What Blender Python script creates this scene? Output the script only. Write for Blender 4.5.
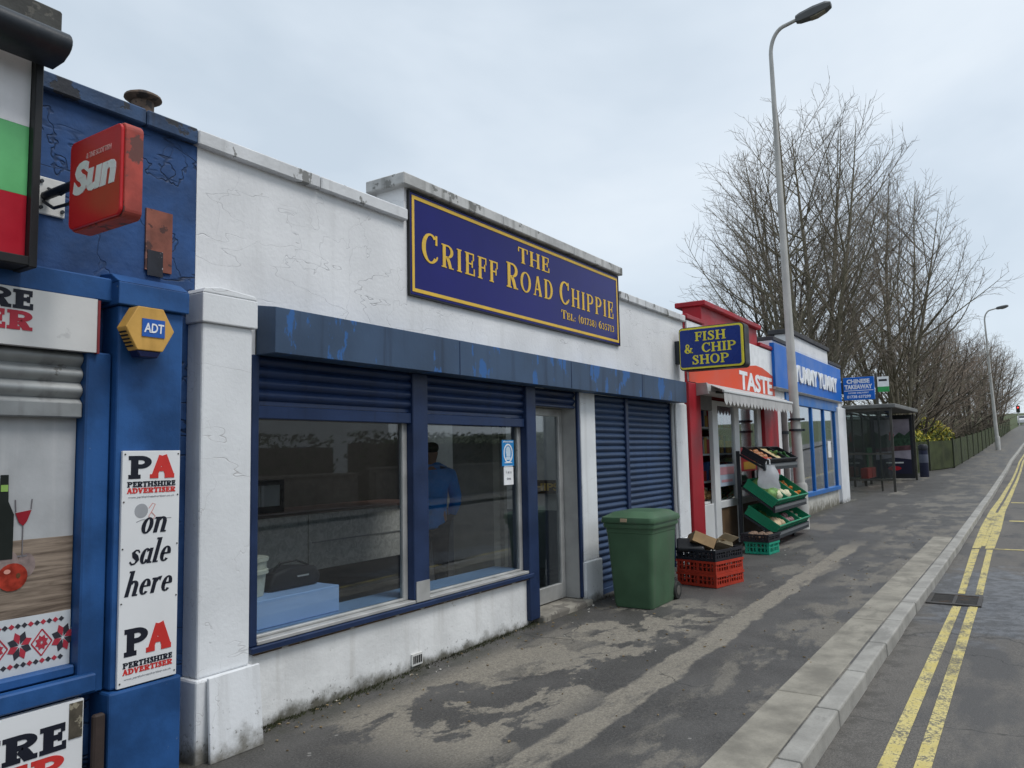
import bpy, bmesh, math, random
from mathutils import Vector, Matrix
R_ = math.radians
random.seed(7)
for o in list(bpy.data.objects): bpy.data.objects.remove(o)
S = bpy.context.scene
COL = S.collection
# ------------------------------------------------------------------ camera
EYE = 1.6
cd = bpy.data.cameras.new('camera'); cam = bpy.data.objects.new('camera', cd); COL.objects.link(cam)
cd.sensor_width = 36.0; cd.lens = 769.0*36/1024; cd.clip_start = .05; cd.clip_end = 2000
cam.matrix_world = Matrix(((0.5485,-0.0643,-0.8336,0),(-0.8359,-0.0662,-0.5449,0),(-0.0202,0.9957,-0.0901,EYE),(0,0,0,1)))
# camera axes: columns are right, up, back; put the view straight down the pavement
_m = Matrix(((0.5485,-0.0643,-0.8336),(-0.8359,-0.0662,-0.5449),(-0.0202,0.9957,-0.0901)))
_c0=_m.col[0].normalized(); _c2=(_m.col[2]-_c0*_m.col[2].dot(_c0)).normalized(); _c1=_c2.cross(_c0)
cam.matrix_world = Matrix(((_c0.x,_c1.x,_c2.x,0),(_c0.y,_c1.y,_c2.y,0),(_c0.z,_c1.z,_c2.z,EYE),(0,0,0,1)))
S.camera = cam
# ------------------------------------------------------------------ render settings
S.render.engine = 'CYCLES'
S.view_settings.view_transform = 'Standard'; S.view_settings.look = 'None'
S.view_settings.exposure = 0.40; S.view_settings.gamma = 1
# ------------------------------------------------------------------ sun + sky
SUN_DIR = Vector((0.10,-0.50,0.86)).normalized()
sd = bpy.data.lights.new('sun','SUN'); sd.energy = 1.5; sd.angle = R_(20); sd.color = (1,.97,.93)
so = bpy.data.objects.new('sun', sd); COL.objects.link(so)
so.rotation_euler = SUN_DIR.to_track_quat('Z','Y').to_euler(); so.location=(0,-20,30)
W = bpy.data.worlds.new('World'); S.world = W; W.use_nodes = True
wt = W.node_tree; wt.nodes.clear()
def wn(t): return wt.nodes.new(t)
sky = wn('ShaderNodeTexSky'); sky.sky_type='NISHITA'; sky.sun_disc=False
sky.sun_elevation = math.asin(SUN_DIR.z); sky.sun_rotation = math.atan2(SUN_DIR.x, SUN_DIR.y)
b1 = wn('ShaderNodeBackground'); b1.inputs[1].default_value=.09; wt.links.new(sky.outputs[0], b1.inputs[0])
tc = wn('ShaderNodeTexCoord'); mp = wn('ShaderNodeMapping'); mp.inputs['Scale'].default_value=(1.0,1.0,2.2)
mp.inputs['Location'].default_value=(0.35,0.1,0.6)
wt.links.new(tc.outputs['Generated'], mp.inputs[0])
nz = wn('ShaderNodeTexNoise'); nz.inputs['Scale'].default_value=1.7; nz.inputs['Detail'].default_value=5; nz.inputs['Roughness'].default_value=.52; nz.inputs['Distortion'].default_value=.35
wt.links.new(mp.outputs[0], nz.inputs['Vector'])
rp = wn('ShaderNodeValToRGB'); rp.color_ramp.elements[0].position=.33; rp.color_ramp.elements[1].position=.66
rp.color_ramp.elements[0].color=(.495,.57,.645,1); rp.color_ramp.elements[1].color=(.675,.735,.79,1)
e_=rp.color_ramp.elements.new(.5); e_.color=(.59,.66,.73,1)
wt.links.new(nz.outputs[0], rp.inputs[0])
b2 = wn('ShaderNodeBackground'); b2.inputs[1].default_value=1.0; wt.links.new(rp.outputs[0], b2.inputs[0])
mx = wn('ShaderNodeMixShader'); mx.inputs[0].default_value=.86
wt.links.new(b1.outputs[0], mx.inputs[1]); wt.links.new(b2.outputs[0], mx.inputs[2])
wo = wn('ShaderNodeOutputWorld'); wt.links.new(mx.outputs[0], wo.inputs[0])

# ------------------------------------------------------------------ material helpers
class NT:
    def __init__(s, name):
        s.m = bpy.data.materials.new(name); s.m.use_nodes=True; s.t=s.m.node_tree; s.t.nodes.clear()
        s.out=s.t.nodes.new('ShaderNodeOutputMaterial'); s._oc=None
    def node(s,t): return s.t.nodes.new(t)
    def set(s,sock,v):
        if isinstance(v,(int,float)): sock.default_value=v
        elif isinstance(v,tuple):
            sock.default_value = v if len(v)==len(sock.default_value) else v+(1,)
        else: s.t.links.new(v,sock)
    def obj(s):
        if s._oc is None: s._oc=s.node('ShaderNodeTexCoord').outputs['Object']
        return s._oc
    def vmul(s,v,k):
        n=s.node('ShaderNodeVectorMath'); n.operation='MULTIPLY'; s.set(n.inputs[0],v); n.inputs[1].default_value=k; return n.outputs[0]
    def vadd(s,a,b):
        n=s.node('ShaderNodeVectorMath'); n.operation='ADD'; s.set(n.inputs[0],a); s.set(n.inputs[1],b); return n.outputs[0]
    def noise(s,v,scale,detail=4,rough=.55,dist=0,color=False):
        n=s.node('ShaderNodeTexNoise'); s.set(n.inputs['Vector'],v); n.inputs['Scale'].default_value=scale; n.inputs['Detail'].default_value=detail
        n.inputs['Roughness'].default_value=rough; n.inputs['Distortion'].default_value=dist
        return n.outputs[1] if color else n.outputs[0]
    def voro(s,v,scale,feature='DISTANCE_TO_EDGE'):
        n=s.node('ShaderNodeTexVoronoi'); n.feature=feature; s.set(n.inputs['Vector'],v); n.inputs['Scale'].default_value=scale; return n.outputs['Distance']
    def rng(s,f,a,b,c=0,d=1):
        n=s.node('ShaderNodeMapRange'); n.interpolation_type='SMOOTHSTEP'; s.set(n.inputs[0],f)
        n.inputs[1].default_value=a; n.inputs[2].default_value=b; n.inputs[3].default_value=c; n.inputs[4].default_value=d; return n.outputs[0]
    def math(s,op,a,b=0.):
        n=s.node('ShaderNodeMath'); n.operation=op; s.set(n.inputs[0],a); s.set(n.inputs[1],b); return n.outputs[0]
    def mix(s,f,a,b):
        n=s.node('ShaderNodeMix'); n.data_type='RGBA'; s.set(n.inputs[0],f); s.set(n.inputs[6],a); s.set(n.inputs[7],b); return n.outputs[2]
    def sep(s,v):
        n=s.node('ShaderNodeSeparateXYZ'); s.set(n.inputs[0],v); return n.outputs
    def comb(s,x,y,z):
        n=s.node('ShaderNodeCombineXYZ'); s.set(n.inputs[0],x); s.set(n.inputs[1],y); s.set(n.inputs[2],z); return n.outputs[0]
    def bsdf(s,col,rough=.5,metal=0.,bump=None,bstr=.3,bdist=.01,spec=.5):
        n=s.node('ShaderNodeBsdfPrincipled'); s.set(n.inputs['Base Color'],col); s.set(n.inputs['Roughness'],rough); n.inputs['Metallic'].default_value=metal
        n.inputs['Specular IOR Level'].default_value=spec
        if bump is not None:
            b=s.node('ShaderNodeBump'); b.inputs['Strength'].default_value=bstr; b.inputs['Distance'].default_value=bdist; s.set(b.inputs['Height'],bump); s.t.links.new(b.outputs[0],n.inputs['Normal'])
        s.t.links.new(n.outputs[0], s.out.inputs[0]); return n

def sc(c,k): return tuple(min(1,x*k) for x in c)
def paint(name,col,rough=.5,var=.18,vscale=2.5,streak=None,chips=None,splash=None,cracks=None,bump=.15,bscale=40,metal=0.,spec=.32):
    t=NT(name); o=t.obj()
    n1=t.noise(o,vscale,5); c=t.mix(t.rng(n1,.3,.7),sc(col,1-var),sc(col,1+var))
    hb=t.noise(o,bscale,3)
    if streak:   # vertical weathering streaks: (colour, amount)
        v=t.vmul(o,(9,9,.55)); m=t.rng(t.noise(v,1.0,4),.52,.78,0,streak[1]); c=t.mix(m,c,streak[0])
    if chips:    # flaked patches: (colour, scale, threshold, amount)
        m=t.rng(t.noise(t.vmul(o,chips[4] if len(chips)>4 else (1,1,1)),chips[1],6,.62),chips[2],chips[2]+.03,0,chips[3]); c=t.mix(m,c,chips[0])
        hb=t.math('SUBTRACT',hb,t.math('MULTIPLY',m,.6))
    if cracks:   # (colour, scale, width)
        m=None
        for k_,(off_,st_) in enumerate((((3.1,0,5.7),(.42,1,1.5)),((9.3,2,1.2),(.9,1,.8)))):
            n_=t.noise(t.vmul(t.vadd(o,off_),st_),cracks[1]*(1,1.6)[k_],4,.55)
            l_=t.rng(t.math('ABSOLUTE',t.math('SUBTRACT',n_,.5)),0.,cracks[2],1,0)
            l_=t.math('MULTIPLY',l_,t.rng(t.noise(t.vadd(o,(off_[1]+4.4,0,off_[0])),1.1,3),.41,.56,0,(.8,.6)[k_]))
            m=l_ if m is None else t.math('MAXIMUM',m,l_)
        c=t.mix(m,c,cracks[0])
        hb=t.math('SUBTRACT',hb,t.math('MULTIPLY',m,1.5))
    if splash:   # dirt thrown up from the ground: (colour, height, amount)
        z=t.sep(o)[2]; nn=t.noise(o,7,6,.65)
        lvl=t.math('ADD',z,t.math('MULTIPLY',t.math('SUBTRACT',nn,.5),splash[1]*2.2))
        m=t.rng(lvl,0.,splash[1],splash[2],0); c=t.mix(m,c,splash[0])
        sp=t.math('MULTIPLY',t.rng(t.noise(o,38,3),.63,.68),t.rng(z,splash[1]*.3,splash[1]*2.2,.7,0)); c=t.mix(sp,c,sc(splash[0],.7))
    rr=t.rng(n1,.3,.7,max(.02,rough-.08),min(1,rough+.08))
    t.bsdf(c,rr,metal,hb,bump,.006,spec); return t.m
def plain(name,col,rough=.5,metal=0.,var=.08,vscale=6,spec=.32): return paint(name,col,rough,var,vscale,bump=.05,metal=metal,spec=spec)
def glass(name,tint=(.86,.9,.9),refl=1.0):
    t=NT(name); tr=t.node('ShaderNodeBsdfTransparent'); tr.inputs[0].default_value=tint+(1,)
    gl=t.node('ShaderNodeBsdfGlossy'); gl.inputs['Roughness'].default_value=.02; gl.inputs['Color'].default_value=(.95,.97,1,1)
    fr=t.node('ShaderNodeLayerWeight'); fr.inputs[0].default_value=.5
    f=t.math('MULTIPLY',t.math('ADD',.04,t.math('MULTIPLY',t.math('POWER',fr.outputs['Facing'],4.),.9)),refl)
    m=t.node('ShaderNodeMixShader'); t.t.links.new(f,m.inputs[0]); t.t.links.new(tr.outputs[0],m.inputs[1]); t.t.links.new(gl.outputs[0],m.inputs[2])
    t.t.links.new(m.outputs[0],t.out.inputs[0]); return t.m

# ------------------------------------------------------------------ geometry helpers
class MB:
    def __init__(s): s.v=[]; s.f=[]
    def add(s,vs,fs):
        b=len(s.v); s.v+= [tuple(v) for v in vs]; s.f+= [tuple(i+b for i in f) for f in fs]; return s
    def box(s,x0,x1,y0,y1,z0,z1):
        return s.add([(x0,y0,z0),(x1,y0,z0),(x1,y1,z0),(x0,y1,z0),(x0,y0,z1),(x1,y0,z1),(x1,y1,z1),(x0,y1,z1)],
                     [(0,3,2,1),(4,5,6,7),(0,1,5,4),(1,2,6,5),(2,3,7,6),(3,0,4,7)])
    def hexa(s,b,t):   # two quads (lists of 4 points), bottom and top
        return s.add(list(b)+list(t),[(0,3,2,1),(4,5,6,7),(0,1,5,4),(1,2,6,5),(2,3,7,6),(3,0,4,7)])
    def obox(s,c,ax,ay,az,hx,hy,hz):   # oriented box
        c=Vector(c); P=[c+ax*(i*hx)+ay*(j*hy)+az*(k*hz) for k in(-1,1) for (i,j) in ((-1,-1),(1,-1),(1,1),(-1,1))]
        return s.hexa(P[:4],P[4:])
    def prism(s,poly,plane,d0,d1):
        n=len(poly)
        def p(a,b,d): return {'xz':(a,d,b),'yz':(d,a,b),'xy':(a,b,d)}[plane]
        vs=[p(a,b,d0) for a,b in poly]+[p(a,b,d1) for a,b in poly]
        fs=[tuple(range(n)),tuple(range(2*n-1,n-1,-1))]+[(i,(i+1)%n,n+(i+1)%n,n+i) for i in range(n)]
        return s.add(vs,fs)
    def tube(s,pts,rad,n=8,caps=True):
        pts=[Vector(p) for p in pts]; rad=rad if isinstance(rad,(list,tuple)) else [rad]*len(pts)
        vs=[];fs=[]; up=Vector((0,0,1)); pa=None
        for i,p in enumerate(pts):
            d=(pts[min(i+1,len(pts)-1)]-pts[max(i-1,0)]).normalized()
            if pa is None:
                pa=d.cross(up) if abs(d.z)<.95 else d.cross(Vector((1,0,0)))
            pa=(pa-d*pa.dot(d)).normalized(); q=d.cross(pa)
            for k in range(n):
                a=2*math.pi*k/n; vs.append(p+(pa*math.cos(a)+q*math.sin(a))*rad[i])
        for i in range(len(pts)-1):
            for k in range(n): fs.append((i*n+k,i*n+(k+1)%n,(i+1)*n+(k+1)%n,(i+1)*n+k))
        if caps: fs.append(tuple(range(n-1,-1,-1))); L=(len(pts)-1)*n; fs.append(tuple(range(L,L+n)))
        return s.add(vs,fs)
    def lathe(s,prof,c=(0,0,0),n=16,axis='z'):
        vs=[];fs=[]
        for r,z in prof:
            for k in range(n):
                a=2*math.pi*k/n; x,y=r*math.cos(a),r*math.sin(a)
                q=(x,y,z) if axis=='z' else ((z,x,y) if axis=='x' else (x,z,y))
                vs.append((q[0]+c[0],q[1]+c[1],q[2]+c[2]))
        for i in range(len(prof)-1):
            for k in range(n): fs.append((i*n+k,i*n+(k+1)%n,(i+1)*n+(k+1)%n,(i+1)*n+k))
        fs.append(tuple(range(n-1,-1,-1))); L=(len(prof)-1)*n; fs.append(tuple(range(L,L+n)))
        return s.add(vs,fs)
    def sheet(s,prof,x0,x1):   # (y,z) profile swept along x
        n=len(prof); vs=[(x0,y,z) for y,z in prof]+[(x1,y,z) for y,z in prof]
        return s.add(vs,[(i,i+1,n+i+1,n+i) for i in range(n-1)])
    def flat(s,polys,O,Rv,U,N,k=1.,depth=.004):
        O,Rv,U,N=Vector(O),Vector(Rv),Vector(U),Vector(N)
        for j,p in enumerate(polys):
            d=depth+.00012*(j%9)
            n=len(p); a=[O+Rv*(x*k)+U*(y*k)+N*d for x,y in p]; b=[O+Rv*(x*k)+U*(y*k) for x,y in p]
            s.add(a+b,[tuple(range(n))]+[(i,n+i,n+(i+1)%n,(i+1)%n) for i in range(n)])
        return s
    def build(s,name,mat,parent=None,bevel=0.,seg=1,smooth=False,weld=False):
        me=bpy.data.meshes.new(name)
        off=Vector((0,0,0)); q=parent
        while q is not None: off+=q.location; q=q.parent
        vs=[Vector(v)-off for v in s.v]
        me.from_pydata([tuple(v) for v in vs],[],s.f)
        bm=bmesh.new(); bm.from_mesh(me)
        if weld: bmesh.ops.remove_doubles(bm,verts=bm.verts,dist=1e-5)
        bmesh.ops.recalc_face_normals(bm,faces=bm.faces)
        if bevel>0:
            es=[e for e in bm.edges if len(e.link_faces)==2 and e.calc_face_angle(0)>.6]
            bmesh.ops.bevel(bm,geom=es,offset=bevel,segments=seg,profile=.5,affect='EDGES',clamp_overlap=True)
        bm.to_mesh(me); bm.free()
        if smooth:
            for p in me.polygons: p.use_smooth=True
            if smooth!='full':
                try: me.set_sharp_from_angle(angle=R_(40))
                except Exception: pass
        if mat is not None: me.materials.append(mat)
        o=bpy.data.objects.new(name,me); COL.objects.link(o)
        if parent is not None: o.parent=parent
        return o
def thing(name,label,cat,loc=(0,0,0),group=None):
    o=bpy.data.objects.new(name,None); COL.objects.link(o); o.location=loc; o.empty_display_size=.1
    o['label']=label; o['category']=cat
    if group: o['group']=group
    return o
def tag(o,label,cat,group=None):
    o['label']=label; o['category']=cat
    if group: o['group']=group
    return o
def kind(o,k='structure'): o['kind']=k; return o
def copy_tree(o,parent=None):
    c=o.copy(); COL.objects.link(c); c.parent=parent
    for ch in list(o.children): copy_tree(ch,c)
    return c

# ------------------------------------------------------------------ lettering
def rect(x0,x1,y0,y1): return [(x0,y0),(x1,y0),(x1,y1),(x0,y1)]
def band(pts,ws):
    out=[];n=len(pts);L=[];Rr=[]
    for i,(x,y) in enumerate(pts):
        a=pts[max(i-1,0)];b=pts[min(i+1,n-1)];dx,dy=b[0]-a[0],b[1]-a[1];l=math.hypot(dx,dy) or 1
        w=(ws[i] if isinstance(ws,(list,tuple)) else ws)/2
        L.append((x-dy/l*w,y+dx/l*w));Rr.append((x+dy/l*w,y-dx/l*w))
    for i in range(n-1): out.append([L[i],Rr[i],Rr[i+1],L[i+1]])
    return out
def arc(cx,cy,rx,ry,a0,a1,wx,wy,n=18):
    o=[]
    for i in range(n+1):
        a=R_(a0+(a1-a0)*i/n); c,s=math.cos(a),math.sin(a); o.append(((cx+rx*c,cy+ry*s),(cx+(rx-wx)*c,cy+(ry-wy)*s)))
    return [[o[i][0],o[i+1][0],o[i+1][1],o[i][1]] for i in range(n)]
STY={'roman':(.20,.065,.075,.05),'slab':(.36,.19,.12,.18),'clar':(.22,.10,.09,.10)}
def glyph(ch,sty):
    st,th,sl,sh=STY[sty]; p=[]; d=st*.42
    def stem(x,y0=0,y1=1,bot=True,top=True,w=st):
        p.append(rect(x,x+w,y0,y1))
        if bot: p.append(rect(x-sl,x+w+sl,y0,y0+sh))
        if top: p.append(rect(x-sl,x+w+sl,y1-sh,y1))
    if ch==' ': return [], .32
    if ch=='T':
        w=.66+st*.9; p+=[rect(0,w,1-th,1),rect(0,d,.70,1),rect(w-d,w,.70,1)]; stem(w/2-st/2,top=False); return p,w
    if ch in 'HN':
        x2=sl+.40+st; stem(sl); stem(x2); p.append(rect(sl,x2,.5-th/2,.5+th/2)); return p,x2+st+sl
    if ch in 'EF':
        w=sl+st+.40; stem(sl); p+=[rect(sl,w,1-th,1),rect(w-d,w,.68,1),rect(sl,w-.10,.52-th/2,.52+th/2),rect(w-.10-d,w-.10,.36,.68)]
        if ch=='E': p+=[rect(sl,w+.05,0,th),rect(w+.05-d,w+.05,0,.32)]; w+=.05
        return p,w
    if ch=='L':
        w=sl+st+.42; stem(sl); p+=[rect(sl,w,0,th),rect(w-d,w,0,.34)]; return p,w
    if ch=='I': stem(sl); return p,2*sl+st
    if ch in 'PR':
        x=sl+st; stem(sl); bw=.24+st*.85
        p+=[rect(x-.02,x+.13,1-th,1),rect(x-.02,x+.13,.44,.44+th)]+arc(x+.12,.72,bw,.28,-90,90,st*.95,th)
        if ch=='R':
            p+=band([(x+.10,.46),(x+.17+st*.25,.30),(x+.24+st*.45,.0+sh*.5)],[st*.9,st,st]); p.append(rect(x+.20+st*.1,x+.36+st*.9,0,sh)); return p,x+.36+st*.9
        return p,x+.12+bw
    if ch=='D':
        x=sl+st; stem(sl); p+=[rect(x-.02,x+.13,1-th,1),rect(x-.02,x+.13,0,th)]+arc(x+.12,.5,.34+st*.6,.5,-90,90,st,th); return p,x+.46+st*.6
    if ch in 'O0':
        rx=.42 if ch=='O' else .30; rx+=st*.3; return arc(rx,.5,rx,.515,0,360,st,th,28),2*rx
    if ch in 'CG':
        rx=.42+st*.2; p+=arc(rx,.5,rx,.515,48,318,st,th,24); x=rx+rx*.70
        p+=[rect(x-d*.7,x+d*.5,.66,1.0),band([(x-.02,.14),(x+.05,.27)],[th*1.2,th*.7])[0]]; return p,x+.08
    if ch=='S':
        pts=[(.50,.74),(.46,.88),(.31,.955),(.16,.90),(.11,.76),(.19,.63),(.36,.50),(.49,.37),(.50,.20),(.40,.08),(.26,.045),(.12,.11),(.06,.27)]
        ws=[th,th*1.1,th*1.1,st*.6,st*.95,st*1.0,st*1.05,st*1.0,st*.95,st*.6,th*1.1,th*1.1,th]
        k=1+st*.5; p+=band([(x*k+.03,y) for x,y in pts],ws); p+=[rect(.50*k+.03-d*.3,.50*k+.03+d*.6,.67,1),rect(.03,.03+d*.9,0,.33)]; return p,.60*k+.05
    if ch=='A':
        w=.60+st*1.1; cx=w/2; p+=band([(sl+.06,sh*.5),(cx-.02,1)],[th*1.25,th*1.25])+band([(w-sl-.06,sh*.5),(cx-.0,1)],[st,st])
        p+=[rect(w*.24,w*.72,.30,.30+th),rect(0,sl*2+.10,0,sh),rect(w-sl*2-.16,w,0,sh)]; return p,w
    if ch=='V':
        w=.60+st*1.1; cx=w/2; p+=band([(sl+.08,1-sh*.5),(cx+.02,0)],[st,st])+band([(w-sl-.06,1-sh*.5),(cx,0)],[th*1.25]*2)
        p+=[rect(0,sl*2+.16,1-sh,1),rect(w-sl*2-.10,w,1-sh,1)]; return p,w
    if ch=='&':
        p+=arc(.33,.75,.20,.25,0,360,st*.6,th,18)+band([(.17,.68),(.45,.30),(.72,.03)],[st*.6,st,st*.8])+arc(.34,.26,.32,.28,75,300,st,th,14)
        p+=band([(.46,.04),(.62,.22),(.70,.48)],[th,th,th*1.2]); p+=[rect(.58,.82,.46,.46+sh),rect(.62,.86,0,sh)]; return p,.88
    # figures and points
    w=st*.8
    if ch=='1': p+=[rect(.16,.16+w,0,1),rect(.06,.30+w,0,.05)]; p.append([(.02,.80),(.16,.90),(.16+w,1),(.16,1)]); return p,.42
    if ch=='2': return arc(.27,.70,.26,.30,-30,170,w,th,12)+band([(.45,.56),(.06,.06)],[w,th])+[rect(.02,.54,0,.13)],.56
    if ch=='3': return arc(.25,.74,.24,.26,-80,160,w,th,12)+arc(.25,.27,.27,.27,-160,85,w,th,12),.56
    if ch=='5': return [rect(.10,.50,.88,1),rect(.10,.10+th*1.2,.52,1)]+arc(.24,.31,.28,.32,-150,120,w,th,14),.56
    if ch=='6': return arc(.29,.30,.28,.31,0,360,w,th,18)+band([(.06,.32),(.14,.68),(.44,.98)],[w,w,th*.7]),.60
    if ch=='7': return [rect(.02,.54,.87,1)]+band([(.48,.90),(.22,0)],[th*1.3,w]),.54
    if ch=='8': return arc(.28,.76,.22,.25,0,360,w*.8,th,16)+arc(.28,.27,.27,.28,0,360,w,th,18),.58
    if ch=='9': return arc(.29,.70,.28,.31,0,360,w,th,18)+band([(.52,.68),(.44,.32),(.14,.02)],[w,w,th*.7]),.60
    if ch==':': return [rect(.06,.20,.02,.16),rect(.06,.20,.44,.58)],.30
    if ch=='(': return arc(.42,.45,.36,.62,120,240,w*.6,.0,8),.30
    if ch==')': return arc(-.06,.45,.36,.62,-60,60,w*.6,.0,8),.34
    # lower case
    xh=.62
    if ch=='o': return arc(.28,xh/2,.28,xh/2+.01,0,360,st,th,22),.58
    if ch=='e': return arc(.27,xh/2,.27,xh/2+.01,0,318,st,th,20)+[rect(.06,.50,xh/2-.01,xh/2-.01+th)],.56
    if ch=='a': return arc(.25,xh/2,.25,xh/2+.01,40,330,st,th,18)+[rect(.40,.40+st*.9,.04,xh),rect(.42,.40+st*.9+.08,0,.07)],.64
    if ch=='l': return [rect(.04,.04+st,.03,1.02),rect(-.03,.05,.95,1.02),rect(.05,.04+st+.08,0,.06)],.34
    if ch in 'nh':
        hh=1.02 if ch=='h' else xh
        p+=[rect(.04,.04+st,0,hh),rect(-.03,.05,hh-.07,hh),rect(.40,.40+st,.03,xh*.70),rect(.42,.40+st+.08,0,.06)]+arc(.04+st+.10,xh*.64,.40+st-.14-st,xh*.37,0,150,st,th*1.3,12)
        return p,.68
    if ch=='r': return [rect(.04,.04+st,0,xh),rect(-.03,.05,xh-.07,xh)]+band([(.10+st*.5,xh*.66),(.30,xh*.95),(.44,xh*.90)],[th,st*.6,st]),.52
    if ch=='s':
        pts=[(.44,.47),(.36,.57),(.22,.585),(.13,.49),(.19,.39),(.33,.29),(.42,.18),(.33,.05),(.18,.03),(.05,.14)]
        return band(pts,[th,th,th,st*.9,st,st,st*.9,th*1.1,th,th]),.50
    return [], .4
def serif(text,sty,tr=.08,sx=1.,small=None,shear=0.,lift=0.):
    """polygons of a word with cap height 1; small = size of every letter that is not first in its word"""
    out=[];x=0;first=True
    for ch in text:
        if ch==' ': x+=.42*sx; first=True; continue
        k=1 if (small is None or first) else small
        first=False
        g,w=glyph(ch,sty)
        for p in g: out.append([((x+a*k*sx)+shear*b*k, b*k) for a,b in p])
        x+=(w*k+tr)*sx
    return out,x-tr*sx
def sans(text,sx=1.,shear=0.,bold=.018,space=1.):
    cu=bpy.data.curves.new('tmp','FONT'); cu.body=text; cu.size=1; cu.offset=bold; cu.space_character=space; cu.resolution_u=3; cu.fill_mode='FRONT'
    ob=bpy.data.objects.new('tmp',cu); COL.objects.link(ob)
    dg=bpy.context.evaluated_depsgraph_get(); me=bpy.data.meshes.new_from_object(ob.evaluated_get(dg))
    pol=[[(me.vertices[i].co.x,me.vertices[i].co.y) for i in p.vertices] for p in me.polygons]
    bpy.data.objects.remove(ob); bpy.data.curves.remove(cu); bpy.data.meshes.remove(me)
    xs=[a for p in pol for a,b in p]; ys=[b for p in pol for a,b in p]; x0,x1,y0,y1=min(xs),max(xs),min(ys),max(ys)
    h=y1-y0; k=1/h
    return [[((a-x0)*k*sx+shear*(b-y0)*k,(b-y0)*k) for a,b in p] for p in pol],(x1-x0)*k*sx
def put(mb,pw,x,z,h,y,width=None,axis='f',depth=.004,align='l',X=None):
    """letters on a facade (axis f: reads along +x at depth y) or on a blade sign (axis b: reads along -y at x=X)"""
    pol,w=pw; kx=1.
    if width: kx=width/(w*h)
    pol=[[(a*kx,b) for a,b in p] for p in pol]; w=w*kx*h
    if align=='c': x0=w/2
    elif align=='r': x0=w
    else: x0=0
    if axis=='f': mb.flat(pol,(x-x0,y,z),(1,0,0),(0,0,1),(0,-1,0),h,depth)
    else: mb.flat(pol,(X,x+x0,z),(0,-1,0),(0,0,1),(-1,0,0),h,depth)
    return w

# ================================================================== GROUND
GX=[-200,4,25,40,60,100,200,500]; GZ=[0,0,.2,.5,1.1,2.6,6.5,18]
KX=[-60,-5,4.6,6,7.8,10.45,13.55,21.8,30.3,48,68,100,140,260]; KY=[1.05,1.03,1.012,.985,.960,.902,.842,.73,.585,.276,-.29,-1.5,-3.6,-12]
FX=[24,38,40.95,65.5,114,160,260]; FY=[4.6,3.45,2.54,1.96,.73,-1.0,-8]
def interp(x,A,B):
    if x<=A[0]: return B[0]
    for i in range(len(A)-1):
        if x<=A[i+1]: return B[i]+(B[i+1]-B[i])*(x-A[i])/(A[i+1]-A[i])
    return B[-1]
gz=lambda x: interp(x,GX,GZ)
ky=lambda x: interp(x,KX,KY)
fy=lambda x: interp(x,FX,FY)
def frange(a,b,s):
    n=max(1,int(round((b-a)/s))); return [a+(b-a)*i/n for i in range(n+1)]
def strip(name,mat,xs,ylo,yhi,zoff,ny=2,kd='structure',parent=None):
    vs=[];fs=[]
    for x in xs:
        a,b=ylo(x),yhi(x)
        for j in range(ny): vs.append((x,a+(b-a)*j/(ny-1),gz(x)+zoff))
    for i in range(len(xs)-1):
        for j in range(ny-1): fs.append((i*ny+j,(i+1)*ny+j,(i+1)*ny+j+1,i*ny+j+1))
    m=MB().add(vs,fs); o=m.build(name,mat)
    for p in o.data.polygons:
        if p.normal.z<0: p.flip()
    if kd: o['kind']=kd
    return o

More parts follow.
